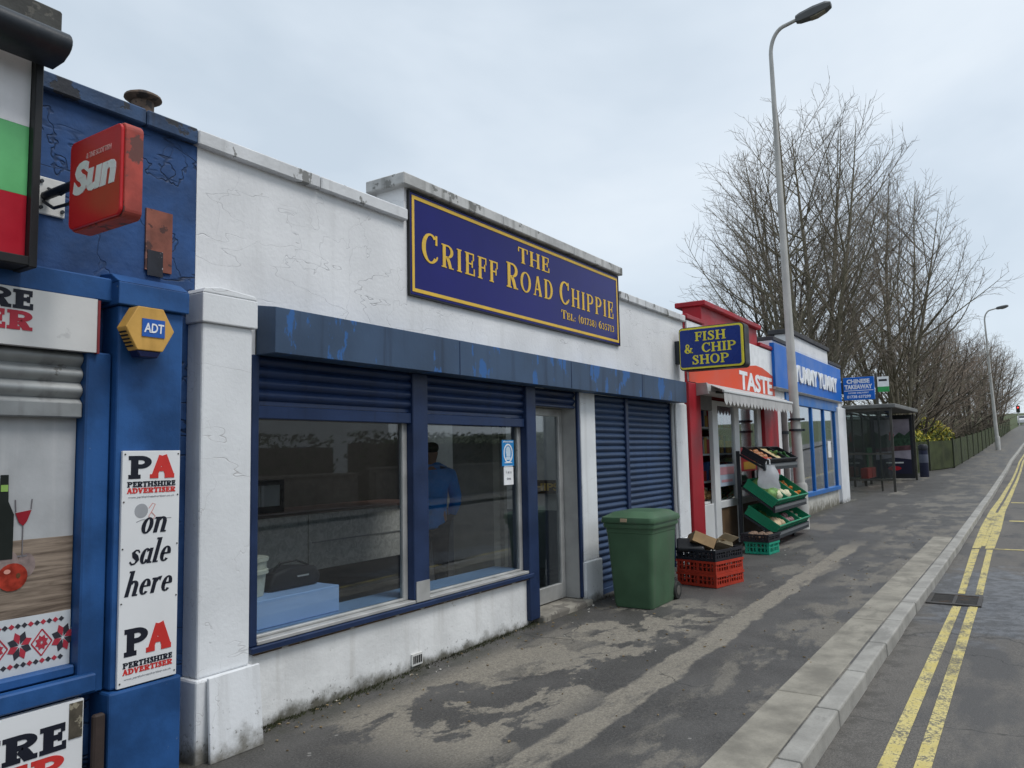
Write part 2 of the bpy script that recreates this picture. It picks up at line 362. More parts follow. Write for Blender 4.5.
def mat_pavement():
    t=NT('pavement_asphalt'); o=t.obj(); xyz=t.sep(o); x,y=xyz[0],xyz[1]
    big=t.noise(t.vmul(o,(.55,1.1,1)),1.0,5,.6,.4); fine=t.noise(o,70,4,.7); grit=t.noise(o,220,2,.6)
    base=t.mix(t.rng(fine,.35,.7),(.034,.032,.030),(.088,.083,.077))
    base=t.mix(t.rng(t.noise(o,2.2,4),.35,.7),base,t.mix(.5,base,(.105,.10,.094)))
    dry=t.mix(t.rng(fine,.3,.75),(.205,.183,.146),(.355,.322,.262))
    # dry, worn patches in front of the shops
    reg=t.math('MULTIPLY',t.rng(y,2.25,2.6),t.rng(y,3.45,3.78,1,0)); reg=t.math('MULTIPLY',reg,t.math('MULTIPLY',t.rng(x,3.0,3.6),t.rng(x,7.1,8.4,1,0)))
    m1=t.math('MULTIPLY',t.rng(t.math('ADD',t.noise(t.vmul(o,(.85,1.25,1)),1.25,8,.66,.3),t.math('MULTIPLY',t.math('SUBTRACT',t.noise(o,17,5,.75),.5),.10)),.478,.512),reg)
    # long reinstated trench
    yb=t.math('SUBTRACT',y,t.math('ADD',2.23,t.math('MULTIPLY',t.math('SUBTRACT',t.noise(o,2.0,5,.65),.5),.22)))
    tr=t.math('MULTIPLY',t.rng(t.math('ABSOLUTE',yb),.10,.135,1,0),t.rng(x,12.2,14.0,1,0))
    tr=t.math('MULTIPLY',tr,t.rng(t.noise(t.vmul(o,(1.2,3,1)),1.6,5,.7),.33,.48,.25,1))
    # scattered pale patches further on
    m3=t.math('MULTIPLY',t.rng(t.noise(t.vadd(t.vmul(o,(.42,1.3,1)),(4.2,1.7,0)),1.1,5,.6,.3),.55,.62,0,.55),t.rng(x,3.2,5))
    edge=t.math('MULTIPLY',t.rng(t.noise(t.vmul(o,(.8,1.5,1)),1.5,6,.7),.49,.57,0,.55),t.rng(y,1.75,2.05,1,0))
    m=t.math('MAXIMUM',t.math('MAXIMUM',m1,tr),t.math('MAXIMUM',m3,edge))
    c=t.mix(t.math('MULTIPLY',t.math('MULTIPLY',m,.78),t.rng(t.noise(o,26,4,.75),.25,.62,.55,1)),base,dry)
    # moss and grime along the wall foot
    g=t.math('MULTIPLY',t.rng(y,3.50,3.86),t.rng(t.noise(o,5,5,.65),.40,.60)); c=t.mix(t.math('MULTIPLY',g,.85),c,(.036,.036,.024))
    # pale chewing gum and specks
    gum=t.math('MULTIPLY',t.rng(t.voro(o,5.5,'F1'),.05,.075,1,0),t.rng(t.noise(o,1.7,2),.52,.56)); c=t.mix(t.math('MULTIPLY',gum,.55),c,(.30,.29,.27))
    crk=t.rng(t.voro(t.vadd(o,t.vmul(t.noise(o,1.6,4,color=True),(.9,.9,0))),.42),0,.006,1,0); crk=t.math('MULTIPLY',crk,t.rng(t.noise(o,.8,2),.5,.6)); c=t.mix(t.math('MULTIPLY',crk,.6),c,(.014,.014,.014))
    stn=t.rng(t.noise(o,120,2,.6),.62,.70); c=t.mix(t.math('MULTIPLY',stn,.45),c,(.26,.25,.23)); pit=t.rng(t.noise(t.vadd(o,(5,3,0)),95,2,.6),.63,.70); c=t.mix(t.math('MULTIPLY',pit,.6),c,(.018,.018,.018))
    rough=t.mix(m,(.6,.6,.6),(.9,.9,.9))
    h=t.math('SUBTRACT',t.math('ADD',t.math('MULTIPLY',fine,.6),t.math('MULTIPLY',grit,.4)),t.math('MULTIPLY',crk,1.5))
    t.bsdf(c,rough,0,h,.5,.006); return t.m
def mat_road():
    t=NT('road_asphalt'); o=t.obj(); xyz=t.sep(o); x,y=xyz[0],xyz[1]
    fine=t.noise(o,85,4,.75); grit=t.voro(o,120,'F1')
    base=t.mix(t.rng(fine,.32,.72),(.068,.063,.058),(.165,.152,.136))
    w=t.noise(t.vmul(o,(.25,.9,1)),1.2,5,.6); base=t.mix(t.rng(w,.42,.68,0,.6),base,(.165,.150,.130))
    dk=t.math('MULTIPLY',t.rng(t.noise(t.vadd(t.vmul(o,(.5,1.2,1)),(2,7,0)),1.3,5,.6),.5,.62),.7); base=t.mix(dk,base,(.062,.062,.064))
    # damp film round the gully
    dx=t.math('DIVIDE',t.math('SUBTRACT',x,9.9),2.3); dy=t.math('DIVIDE',t.math('SUBTRACT',y,.35),.85)
    dd=t.math('ADD',t.math('SQRT',t.math('ADD',t.math('MULTIPLY',dx,dx),t.math('MULTIPLY',dy,dy))),t.math('MULTIPLY',t.math('SUBTRACT',t.noise(o,2.4,5,.65),.5),1.6))
    damp=t.rng(dd,.65,1.05,1,0); c=t.mix(t.math('MULTIPLY',damp,.7),base,t.mix(t.rng(t.noise(o,9,4),.4,.6),(.038,.040,.046),(.120,.125,.138)))
    grimy=t.math('MULTIPLY',t.rng(t.noise(o,6,5,.7),.45,.6),t.rng(y,.72,.95)); c=t.mix(t.math('MULTIPLY',grimy,.6),c,(.050,.046,.040))
    spk=t.rng(t.noise(o,150,2),.66,.72); c=t.mix(t.math('MULTIPLY',spk,.6),c,(.27,.26,.24))
    crk=t.rng(t.voro(t.vadd(o,t.vmul(t.noise(o,1.9,4,color=True),(.8,.8,0))),.55),0,.007,1,0); c=t.mix(t.math('MULTIPLY',crk,.6),c,(.018,.018,.018))
    rough=t.mix(damp,(.8,.8,.8),(.42,.42,.42))
    t.bsdf(c,rough,0,t.math('ADD',fine,t.math('MULTIPLY',grit,.6)),.55,.007); return t.m
def mat_concrete(name,col,var=.2):
    t=NT(name); o=t.obj(); n=t.noise(o,3,6,.62); f=t.noise(o,60,4,.7)
    c=t.mix(t.rng(n,.3,.7),sc(col,1-var),sc(col,1+var)); c=t.mix(t.rng(f,.45,.75,0,.35),c,sc(col,.6))
    st=t.rng(t.noise(t.vmul(o,(.8,2,2)),1.5,5,.65),.55,.66,0,.55); c=t.mix(st,c,sc(col,.52))
    t.bsdf(c,.85,0,t.math('ADD',f,t.math('MULTIPLY',n,.5)),.35,.006); return t.m
def mat_yellow():
    t=NT('yellow_road_paint'); o=t.obj(); f=t.noise(o,55,5,.75); n=t.noise(o,6,5,.65)
    c=t.mix(t.rng(n,.3,.7),(.50,.41,.13),(.62,.53,.23))
    worn=t.rng(t.math('ADD',t.math('MULTIPLY',f,.62),t.math('MULTIPLY',n,.42)),.53,.585); worn=t.math('MAXIMUM',worn,t.math('MULTIPLY',t.rng(t.noise(t.vmul(o,(.9,2,1)),1.4,5,.7),.53,.62),t.rng(f,.36,.52)))
    c=t.mix(t.math('MULTIPLY',worn,.9),c,(.10,.096,.088)); t.bsdf(c,.75,0,f,.4,.005); return t.m
M_pave=mat_pavement(); M_road=mat_road(); M_kerb=mat_concrete('kerb_concrete',(.31,.30,.275)); M_slab=mat_concrete('concrete_slab',(.245,.228,.190),.3); M_yel=mat_yellow()
M_grass=paint('verge_grass',(.055,.075,.025),.9,.4,1.5,chips=((.10,.085,.045),3,.55,.7),bump=.5,bscale=60)
XS=frange(-40,30,.5)+frange(32,60,2)[0:]+frange(64,260,4)
xs_far=[-200]+frange(-100,250,10)+[300,400,500]
strip('ground',M_grass,xs_far,lambda x:-260,lambda x:260,-.16,14)
strip('road',M_road,XS,lambda x:ky(x)-7.4,lambda x:ky(x)+.02,-.1,8)
strip('pavement',M_pave,XS,lambda x:ky(x)+.13,lambda x:(3.96 if x<22.3 else (5.3 if x<33.5 else fy(x)+.02)),0.,6)
strip('opposite_pavement',M_pave,XS,lambda x:ky(x)-9.6,lambda x:ky(x)-7.4,0.,3)
strip('verge',M_grass,[x for x in XS if x>=22.3],lambda x:(fy(x) if x>33.6 else 5.29),lambda x:60,.012,4)
# kerb stones
kb=MB(); x=-12.0
while x<150:
    L=.9 if x<60 else 3; g=.007
    a,b=x+g,x+L-g; ya,yb=ky(a),ky(b); za,zb=gz(a)+.003,gz(b)+.003; j=random.uniform(-.004,.004)
    kb.hexa([(a,ya+j-.0,za-.25),(b,yb+j,zb-.25),(b,yb+.145,zb-.25),(a,ya+.145,za-.25)],[(a,ya+j+.012,za),(b,yb+j+.012,zb),(b,yb+.145,zb),(a,ya+.145,za)])
    x+=L
kind(kb.build('kerb',M_kerb,bevel=.012,seg=2))
sl=MB(); x=-8.0
while x<14.5:
    L=random.uniform(1.7,2.6); b=min(x+L-.012,14.5)
    y1=lambda q:interp(q,[-8,3.9,14.5],[1.47,1.455,1.265])
    za,zb=gz(x),gz(b)
    sl.hexa([(x,ky(x)+.155,za-.1),(b,ky(b)+.155,zb-.1),(b,y1(b),zb-.1),(x,y1(x),za-.1)],[(x,ky(x)+.155,za+.006),(b,ky(b)+.155,zb+.006),(b,y1(b),zb+.006),(x,y1(x),za+.006)])
    x+=L
kind(sl.build('pavement_edge_slabs',M_slab,bevel=.006))
# yellow lines
def yline(pts):   # (x, yhi, ylo)
    m=[]
    for i in range(len(pts)-1):
        (xa,ha,la),(xb,hb,lb)=pts[i],pts[i+1]; n=max(1,int((xb-xa)/.6))
        for k in range(n):
            u,v=k/n,(k+1)/n; q=lambda f:(xa+(xb-xa)*f,ha+(hb-ha)*f,la+(lb-la)*f)
            A,B=q(u),q(v); m.append((A,B))
    return m
ym=MB()
for L in ([(-6,.77,.69),(4.6,.737,.655),(9.2,.672,.594)],[(-6,.61,.53),(4.6,.574,.494),(9.25,.53,.45)],[(9.95,.665,.598),(13.9,.70,.60)],[(9.95,.502,.43),(13.9,.505,.425)],
          [(14.0,.70,.59),(17,.70,.56),(21,.645,.52),(34,.285,.21),(48,.03,-.05),(80,-.95,-1.03)],[(14.0,.53,.41),(17,.50,.36),(21,.47,.34),(34,.135,.06),(48,-.12,-.2),(80,-1.1,-1.18)],[(14.3,.592,.53),(17.5,.562,.50),(20.5,.53,.475)]):
    for A,B in yline(L):
        ym.add([(A[0],A[2],gz(A[0])-.096),(B[0],B[2],gz(B[0])-.096),(B[0],B[1],gz(B[0])-.096),(A[0],A[1],gz(A[0])-.096)],[(0,1,2,3)])
z=gz(14)-.0955; ym.add([(13.96,-1.3,z),(14.07,-1.3,z),(14.07,.40,z),(13.96,.40,z)],[(0,1,2,3)])
for xx in (18.5,23.5): z=gz(xx)-.0955; ym.add([(xx,-.55,z),(xx+.25,-.55,z),(xx+.25,.25,z),(xx,.25,z)],[(0,1,2,3)])
o=ym.build('road_markings',M_yel); kind(o)
for p in o.data.polygons:
    if p.normal.z<0: p.flip()
# gully grate
M_iron=paint('cast_iron',(.055,.05,.046),.6,.3,5,chips=((.12,.07,.04),6,.58,.6))
zg=gz(9.55)-.1; g=thing('drain_grate','cast iron drain grate let into the road gutter between the double yellow lines','drain',(9.55,.66,zg))
fr=MB(); 
for a in ((9.24,9.29,.42,.92),(9.81,9.86,.42,.92),(9.29,9.81,.42,.46),(9.29,9.81,.88,.92)): fr.box(a[0],a[1],a[2],a[3],zg-.02,zg+.012)
fr.build('frame',M_iron,g); br=MB()
for k in range(9): xx=9.315+k*.055; br.box(xx,xx+.026,.46,.88,zg-.02,zg+.008)
br.box(9.29,9.81,.655,.685,zg-.018,zg+.009); br.build('grate',M_iron,g)
MB().box(9.29,9.81,.46,.88,zg+.001,zg+.003).build('gully_shade',plain('gully_shade_black',(.012,.012,.012),.9),g)  # flat black sheet painting the shade of the hollow below the bars

# ================================================================== MATERIALS FOR THE SHOPS
M_white=paint('white_render',(.715,.72,.73),.75,.075,1.6,streak=((.45,.45,.44),.22),chips=((.40,.39,.37),6,.70,.6),splash=((.10,.095,.075),.13,.9),cracks=((.44,.44,.45),1.5,.0024),bump=.45,bscale=30)
M_riser=paint('riser_render',(.70,.705,.70),.8,.10,2.2,streak=((.40,.38,.34),.45),chips=((.34,.32,.28),9,.69,.7),splash=((.085,.08,.058),.10,.95),bump=.5,bscale=28)
M_pil=paint('white_pilaster_paint',(.68,.695,.71),.7,.06,2,streak=((.42,.42,.41),.4),chips=((.50,.49,.47),7,.70,.5),splash=((.11,.10,.075),.16,.9),cracks=((.46,.45,.45),1.5,.0028),bump=.3)
M_cope=paint('weathered_coping',(.47,.47,.46),.85,.2,4,streak=((.12,.12,.11),.8),chips=((.16,.16,.15),7,.56,.8),bump=.5)
M_copew=paint('painted_coping',(.60,.61,.62),.8,.12,3,streak=((.20,.20,.19),.8),chips=((.16,.16,.15),9,.585,.85,(1,1,.6)),bump=.4)
M_blue=paint('blue_masonry_paint',(.022,.066,.185),.65,.30,3,chips=((.33,.36,.40),9,.735,.7),streak=((.012,.035,.10),.45),splash=((.03,.035,.04),.2,.7),cracks=((.008,.014,.03),1.6,.009),bump=.9,bscale=16)
M_bluep=paint('blue_gloss_paint',(.016,.072,.215),.5,.30,3.5,chips=((.24,.28,.33),10,.685,.6),streak=((.012,.035,.10),.5),bump=.2)
M_bluec=paint('blue_coping',(.030,.062,.130),.6,.35,3,chips=((.028,.028,.03),8,.53,.9),streak=((.02,.02,.025),.7),bump=.5)
M_navy=paint('navy_faded_box',(.044,.078,.140),.5,.2,1.4,chips=((.030,.125,.36),2.0,.575,.8,(3.0,1,1.1)),streak=((.016,.024,.045),.7),bump=.12)
M_shut=paint('navy_shutter',(.012,.029,.085),.42,.2,2,chips=((.28,.30,.34),9,.755,.6),streak=((.006,.012,.03),.5),bump=.1)
M_shut2=paint('navy_door_shutter',(.026,.052,.112),.45,.2,1.2,chips=((.25,.27,.32),11,.77,.5),streak=((.010,.018,.04),.5),bump=.1)
M_frame=paint('navy_timber',(.013,.028,.078),.45,.2,3,chips=((.35,.35,.36),10,.735,.7),bump=.15)
M_alu=paint('aluminium_trim',(.42,.42,.41),.45,.12,6,metal=.35,chips=((.10,.09,.08),12,.68,.5),bump=.1)
M_galv=paint('galvanised_slat',(.30,.31,.31),.5,.25,2,metal=.45,streak=((.09,.085,.08),.7),chips=((.11,.10,.09),6,.62,.7),bump=.15)
M_black=plain('black_plastic',(.016,.017,.019),.5); M_dkgrey=paint('dark_grey_gutter',(.028,.034,.042),.45,.2,3,streak=((.07,.07,.07),.4))
M_glass=glass('shop_glass',(.84,.87,.88),1.3); M_glassd=glass('shelter_glass',(.56,.60,.58),.8)
M_print_w=paint('white_sign_board',(.70,.71,.72),.4,.04,2,chips=((.25,.22,.19),14,.735,.7),bump=.05)
M_inkk=plain('black_ink',(.010,.012,.022),.5); M_inkr=plain('red_ink',(.55,.035,.03),.5); M_inkg=plain('grey_ink',(.33,.34,.36),.5)
M_gold=plain('gold_vinyl',(.72,.46,.055),.45); M_signblue=paint('royal_blue_panel',(.010,.011,.135),.14,.12,.8,bump=.01,bscale=5,spec=.16)
M_whitev=plain('white_vinyl',(.78,.79,.80),.4); M_red=paint('red_masonry_paint',(.33,.012,.022),.5,.15,2,chips=((.50,.35,.34),8,.735,.4),streak=((.15,.008,.012),.4),splash=((.06,.03,.03),.12,.6),bump=.3)
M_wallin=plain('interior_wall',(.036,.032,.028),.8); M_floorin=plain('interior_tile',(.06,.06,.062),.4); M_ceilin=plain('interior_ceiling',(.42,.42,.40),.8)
M_roof=paint('roof_felt',(.07,.07,.075),.9,.3,2)
WP=3.88   # the wall plane

# ---------------- chip shop (white)
shop=thing('chip_shop','single storey white painted shop with a stepped parapet and navy roller shutters','shop',(6.4,WP,0))
w=MB()
w.box(2.64,10.40,WP,4.15,2.50,3.416)                       # upper wall
w.box(4.45,8.27,WP+.002,4.17,3.417,3.69)                   # raised centre
w.box(2.64,3.06,WP,4.15,-.1,2.50); w.box(6.20,6.31,3.93,4.1,-.1,.12); w.box(7.22,7.58,WP+.03,4.15,-.1,2.5); w.box(9.86,10.40,WP+.02,4.15,-.1,2.5)
w.build('wall',M_white,shop)
w=MB(); w.box(3.06,6.205,WP+.015,4.02,-.1,.448); w.build('stall_riser',M_riser,shop,bevel=.008); MB().box(3.07,6.19,3.872,3.8945,.434,.4485).build('rotten_fillet',paint('rotten_timber',(.10,.065,.04),.9,.4,9,chips=((.40,.39,.37),7,.56,.9)),shop)
for a,b in ((2.62,3.55),(3.557,4.447),(8.275,9.4),(9.407,10.41)): MB().box(a,b,3.835,4.20,3.415,3.505).build('coping',M_copew,shop,bevel=.008)
for a,b in ((4.375,5.75),(5.757,7.1),(7.107,8.305)): MB().box(a,b,3.815,4.22,3.69,3.785).build('raised_coping',M_cope,shop,bevel=.008)
def pilaster(x0,x1,yf,ztop,zpl,cap,parent,m):
    p=MB(); p.box(x0,x1,yf,WP+.01,zpl,ztop-(.18 if cap else 0)); o=p.build('pilaster',m,parent,bevel=.012,seg=2)
    q=MB(); q.box(x0-.02,x1+.025,yf-.025,WP+.008,-.1,zpl); q.build('plinth',m,o,bevel=.014,seg=2)
    if cap:
        q=MB(); q.box(x0-.015,x1+.02,yf-.022,WP+.006,ztop-.18,ztop-.015)
        q.prism([(x0-.015,ztop-.014),(x1+.02,ztop-.014),(x1+.0,ztop+.012),(x0+.10,ztop+.03),(x0,ztop+.012)],'xz',yf-.021,WP+.005)
        q.build('capital',m,o,bevel=.006,seg=2)
    return o
pilaster(2.60,2.935,3.745,2.545,.43,True,shop,M_pil)
pilaster(7.225,7.565,3.86,2.24,.46,False,shop,M_pil); pilaster(9.98,10.385,3.86,2.24,.42,False,shop,M_pil)
b=MB(); b.prism([(3.70,2.235),(3.698,2.515),(WP-.002,2.545),(WP-.002,2.235)],'yz',3.065,9.965)
sb=b.build('shutter_box',M_navy,shop,bevel=.003)
for xx in (4.9,6.75,8.5): MB().box(xx,xx+.006,3.6955,3.702,2.24,2.51).build('seam',M_frame,sb)
def slats(z0,z1,y,h=.072,bul=.020):
    pr=[];z=z1
    while z-h>=z0-1e-4:
        for k in range(6):
            f=k/6; pr.append((y-bul*math.sin(math.pi*f)-.002,z-h*f*.9))
        pr.append((y+.004,z-h*.95)); z-=h
    pr.append((y,z0)); return pr
def shutter(x0,x1,z0,z1,y,parent,mat=M_shut,barmat=None,bar=.085,h=.072,bul=.020):
    o=MB().sheet(slats(z0+bar,z1,y,h,bul),x0,x1).build('roller_shutter',mat,parent,smooth=True)
    if bar: MB().box(x0,x1,y-.022,y+.01,z0,z0+bar-.004).build('bottom_rail',barmat or mat,o,bevel=.006)
    return o
shutter(3.085,4.515,1.845,2.24,3.90,shop); shutter(4.695,6.135,1.845,2.24,3.90,shop); shutter(6.305,7.175,2.06,2.24,3.92,shop,bar=.03)
gd=MB(); pass
for g_ in ((3.03,3.085,3.865,3.99,.489,2.235),(4.515,4.695,3.862,3.99,.517,2.235),(6.135,6.305,3.852,3.99,.06,2.235),(7.175,7.222,3.868,3.90,.10,2.235)): MB().box(*g_).build('shutter_guide',M_frame,shop,bevel=.006)
tp=MB(); tp.box(4.53,4.685,3.852,3.861,.50,.65); tp.build('tape_patch',M_alu,shop)
s_=MB(); s_.box(3.03,6.20,3.845,4.0,.45,.488); s_.build('window_sill',M_frame,shop,bevel=.006); s_=MB(); s_.box(3.085,6.14,3.862,3.97,.490,.516); s_.build('sill_trim',M_alu,shop,bevel=.005)
for x0,x1 in ((3.085,4.515),(4.695,6.135)):
    f=MB(); f.box(x0,x0+.02,3.925,3.965,.517,1.95); f.box(x1-.05,x1,3.925,3.965,.517,1.95); f.box(x0+.02,x1-.05,3.925,3.965,.517,.535)
    fo=f.build('window',M_alu,shop,bevel=.004); MB().box(x0+.02,x1-.05,3.943,3.949,.535,2.05).build('pane',M_glass,fo)
# entrance
st=MB(); st.prism([(6.29,3.80),(7.24,3.775),(7.24,4.4),(6.29,4.4)],'xy',-.1,.085); st.build('door_step',paint('worn_step',(.22,.205,.175),.85,.3,4,chips=((.10,.09,.08),5,.55,.7),bump=.5),shop,bevel=.02,seg=2)
d=MB(); d.box(6.33,6.40,4.06,4.11,.095,2.06); d.box(7.095,7.17,4.06,4.11,.095,2.06); d.box(6.40,7.095,4.06,4.11,.095,.25); d.box(6.40,7.095,4.06,4.11,1.98,2.06)
do=d.build('door',M_alu,shop,bevel=.005); MB().box(6.40,7.095,4.082,4.088,.25,1.98).build('pane',M_glass,do)
MB().tube([(6.375,4.055,.85),(6.375,4.0,.87),(6.375,4.0,1.2),(6.375,4.055,1.22)],.012,8).build('handle',M_black,do)
jb=MB(); jb.box(7.178,7.224,3.902,4.13,.09,2.25); jb.box(6.28,6.33,4.0,4.13,.09,2.25); jb.box(6.33,7.178,4.06,4.13,2.065,2.26); jb.build('door_frame',plain('grey_jamb',(.34,.34,.33),.6),shop,bevel=.004)
# shuttered second front
shutter(7.585,8.44,.03,2.24,3.94,shop,M_shut2,bar=.07); shutter(8.52,9.85,.03,2.24,3.94,shop,M_shut2,bar=.07)
gd=MB(); pass
for g_ in ((8.44,8.52,3.90,3.97,.02,2.235),(9.85,9.89,3.90,3.97,.02,2.235)): MB().box(*g_).build('shutter_guide',M_frame,shop,bevel=.005)
jb=MB(); jb.box(9.891,9.975,3.89,3.99,.0,2.235); jb.build('jamb',plain('grey_jamb_b',(.28,.29,.30),.7),shop)
# shell
sh=MB(); sh.box(2.64,2.74,4.16,9,-.1,3.2); sh.box(10.3,10.4,4.16,9,-.1,3.2); sh.box(2.74,10.3,8.9,9,-.1,3.2); sh.build('side_wall',M_white,shop)
MB().box(2.74,7.3,4.18,6.1,3.12,3.2).box(8.8,10.3,4.18,6.1,3.12,3.2).box(7.3,8.8,4.18,4.5,3.12,3.2).box(2.74,10.3,7.5,8.9,3.12,3.2).box(2.74,3.4,6.1,7.5,3.12,3.2).box(8.6,10.3,6.1,7.5,3.12,3.2).build('roof',M_roof,shop)  # rooflight gaps added to the roof to brighten the dark interior
MB().box(2.74,10.3,4.03,8.9,-.05,.08).build('floor',M_floorin,shop); MB().box(2.74,7.3,4.16,6.1,2.46,2.5).box(8.8,10.3,4.16,6.1,2.46,2.5).box(7.3,8.8,4.16,4.5,2.46,2.5).box(2.74,10.3,7.5,8.9,2.46,2.5).box(2.74,3.4,6.1,7.5,2.46,2.5).box(8.6,10.3,6.1,7.5,2.46,2.5).build('ceiling',M_ceilin,shop)  # ceiling gaps follow the added rooflights and let daylight reach the counter and doorway
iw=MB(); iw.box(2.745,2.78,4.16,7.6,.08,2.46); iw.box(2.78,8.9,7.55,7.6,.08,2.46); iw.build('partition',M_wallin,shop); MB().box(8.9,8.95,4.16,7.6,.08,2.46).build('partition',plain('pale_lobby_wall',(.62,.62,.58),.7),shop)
dp=MB(); dp.box(8.87,8.897,4.2,7.5,.08,.84); dp.build('dado',plain('slate_dado',(.13,.145,.16),.6),shop)
dv=MB(); dv.box(7.06,7.12,4.75,5.35,.08,2.2); dv.box(6.93,7.055,4.8,5.35,.08,2.2); dv.build('screen_wall',plain('screen_beige',(.36,.34,.29),.8),shop)
MB().tube([(6.70,4.35,.55),(6.70,4.35,2.3)],.012,8).build('pole',plain('bright_pole',(.75,.75,.72),.3),shop)
lb=MB(); lb.box(3.09,6.13,3.985,4.25,.40,.535); lb.build('window_ledge',paint('pale_blue_laminate',(.22,.36,.58),.4,.06,2),shop)
# air vent in the riser
av=MB(); av.box(4.50,4.62,3.878,3.897,.035,.12); vo=av.build('air_vent',plain('vent_white',(.60,.60,.58),.7),shop); 
vb=MB(); 
for k in range(5): vb.box(4.512+k*.021,4.524+k*.021,3.8745,3.8785,.05,.105)
vb.build('vent_slot',M_black,vo)
# board leaning on the pilaster foot
bd=MB(); bd.hexa([(2.63,3.66,.0),(2.97,3.655,.0),(2.97,3.675,.0),(2.63,3.68,.0)],[(2.635,3.692,.435),(2.965,3.692,.44),(2.965,3.712,.44),(2.635,3.712,.435)])
tag(bd.build('leaning_board',M_pil,bevel=.003),'white painted board leaning against the foot of the first white pilaster','board')

# ---- things inside the shop
ct=thing('serving_counter','long grey mottled serving counter inside the chip shop behind the window','counter',(6.2,6.5,.08))
t=NT('mottled_laminate'); o_=t.obj(); c_=t.mix(t.rng(t.noise(o_,14,6,.7,1.2),.35,.65),(.55,.54,.50),(.86,.84,.78)); t.bsdf(c_,.5); M_lam=t.m
MB().box(3.9,5.84,6.5,6.53,.38,.985).box(5.855,7.7,6.5,6.53,.38,.985).build('front_panel',M_lam,ct); MB().box(3.9,7.7,6.56,7.1,.08,.38).build('kick_board',M_black,ct)
MB().box(3.88,7.72,6.46,7.15,.987,1.03).build('counter_top',plain('counter_top_brown',(.08,.045,.035),.4),ct,bevel=.01); MB().box(5.9,7.69,6.492,6.499,.67,.685).build('trim_strip',M_alu,ct)
fr_=thing('frying_range','dark frying range with glass hood on the counter inside the chip shop','frying range',(5.0,6.7,1.03))
MB().box(4.2,5.6,6.6,7.1,1.031,1.10).box(4.2,4.23,6.6,7.1,1.10,1.32).box(5.56,5.6,6.6,7.1,1.10,1.32).box(4.2,5.6,6.6,7.1,1.32,1.37).build('casing',plain('range_dark',(.03,.03,.034),.3),fr_); MB().box(4.24,5.55,6.61,6.63,1.10,1.32).build('panel',plain('range_steel',(.62,.64,.64),.5,.1),fr_); MB().box(5.30,5.33,6.59,6.60,1.10,1.32).build('edge_trim',M_whitev,fr_)
db=MB(); db.box(3.10,3.90,4.02,4.36,.537,.715); tag(db.build('display_box',paint('pale_blue_box',(.34,.50,.80),.4,.05,2),bevel=.005),'pale blue box shelf standing on the ledge inside the first shop window','box')
tb=MB(); tb.lathe([(.11,0),(.125,.14),(.14,.142),(.14,.165),(.125,.17),(.13,.22),(.14,.222),(.14,.245)],(3.29,4.24,.717),20); tag(tb.build('plastic_tub',plain('cream_tub',(.55,.55,.46),.5),smooth=True),'two stacked cream plastic tubs on the pale blue box in the window','tub')
hb=thing('shoulder_bag','black shoulder bag lying on the pale blue box in the first window','bag',(3.66,4.25,.717))
MB().prism([(3.45,.717),(3.86,.717),(3.885,.78),(3.84,.845),(3.62,.87),(3.47,.835),(3.435,.76)],'xz',4.18,4.33).build('bag_body',plain('black_nylon',(.012,.013,.017),.55),hb,bevel=.025,seg=3,smooth=True)
MB().tube([(3.48,4.25,.82),(3.55,4.22,.895),(3.68,4.21,.90),(3.80,4.23,.855)],.008,6).build('strap',M_black,hb); MB().box(3.66,3.76,4.172,4.179,.79,.80).build('badge',M_alu,hb)
ch=thing('chips_sign','brown and gold CHIPS board on the wall inside the doorway','sign',(8.86,5.3,1.15))
MB().box(8.85,8.866,5.02,5.66,1.06,1.24).build('board',plain('brown_board',(.085,.05,.022),.5),ch); lt=MB(); put(lt,sans('CHIPS',1.0,0,.03),5.60,1.10,.10,0,.52,'b',.003,'l',8.849); lt.build('lettering',M_gold,ch)
rx=MB(); rx.box(8.83,8.89,5.52,5.68,1.40,1.55); tag(rx.build('fire_point_box',plain('red_box',(.30,.015,.02),.4),bevel=.01),'small red box on the wall above the brown board inside the doorway','box')
# mask notice on the glass
nt=thing('mask_notice','blue face covering notice stuck inside the second shop window','notice',(5.93,3.935,1.6))
MB().box(5.835,6.03,3.936,3.941,1.487,1.725).build('sheet',plain('notice_blue',(.02,.22,.52),.5),nt)
lt=MB(); lt.flat(arc(0,0,.075,.088,0,360,.014,.014,28),(5.932,3.936,1.603),(1,0,0),(0,0,1),(0,-1,0),1,.002); put(lt,sans('Attention',1,0,.01),5.933,1.703,.016,3.936,.16,'f',.002,'c')
lt.flat([rect(-.062,.062,-.069,-.062),rect(-.07,.07,-.100,-.094)],(5.932,3.936,1.583),(1,0,0),(0,0,1),(0,-1,0),1,.002)
lt.build('lettering',M_whitev,nt)
lt=MB(); lt.flat(arc(0,.015,.04,.05,0,360,.04,.05,20)+[[(-.045,-.06),(.045,-.06),(.03,-.03),(-.03,-.03)]],(5.932,3.936,1.603),(1,0,0),(0,0,1),(0,-1,0),1,.002); lt.flat([[(-.032,-.03),(.032,-.03),(.036,.0),(.0,.012),(-.036,.0)]],(5.932,3.934,1.605),(1,0,0),(0,0,1),(0,-1,0),1,.002); lt.build('masked_face',plain('icon_pale',(.5,.62,.72),.5),nt)
nt=thing('paper_notice','small white paper notice taped below the blue notice in the window','notice',(5.94,3.935,1.4))
MB().box(5.86,6.015,3.936,3.941,1.315,1.478).build('sheet',M_whitev,nt); lt=MB(); put(lt,sans('1 at a',1,0,.01),5.937,1.42,.026,3.936,.09,'f',.0015,'c'); put(lt,sans('time',1,0,.01),5.937,1.36,.026,3.936,.07,'f',.0015,'c'); lt.build('lettering',M_inkg,nt)

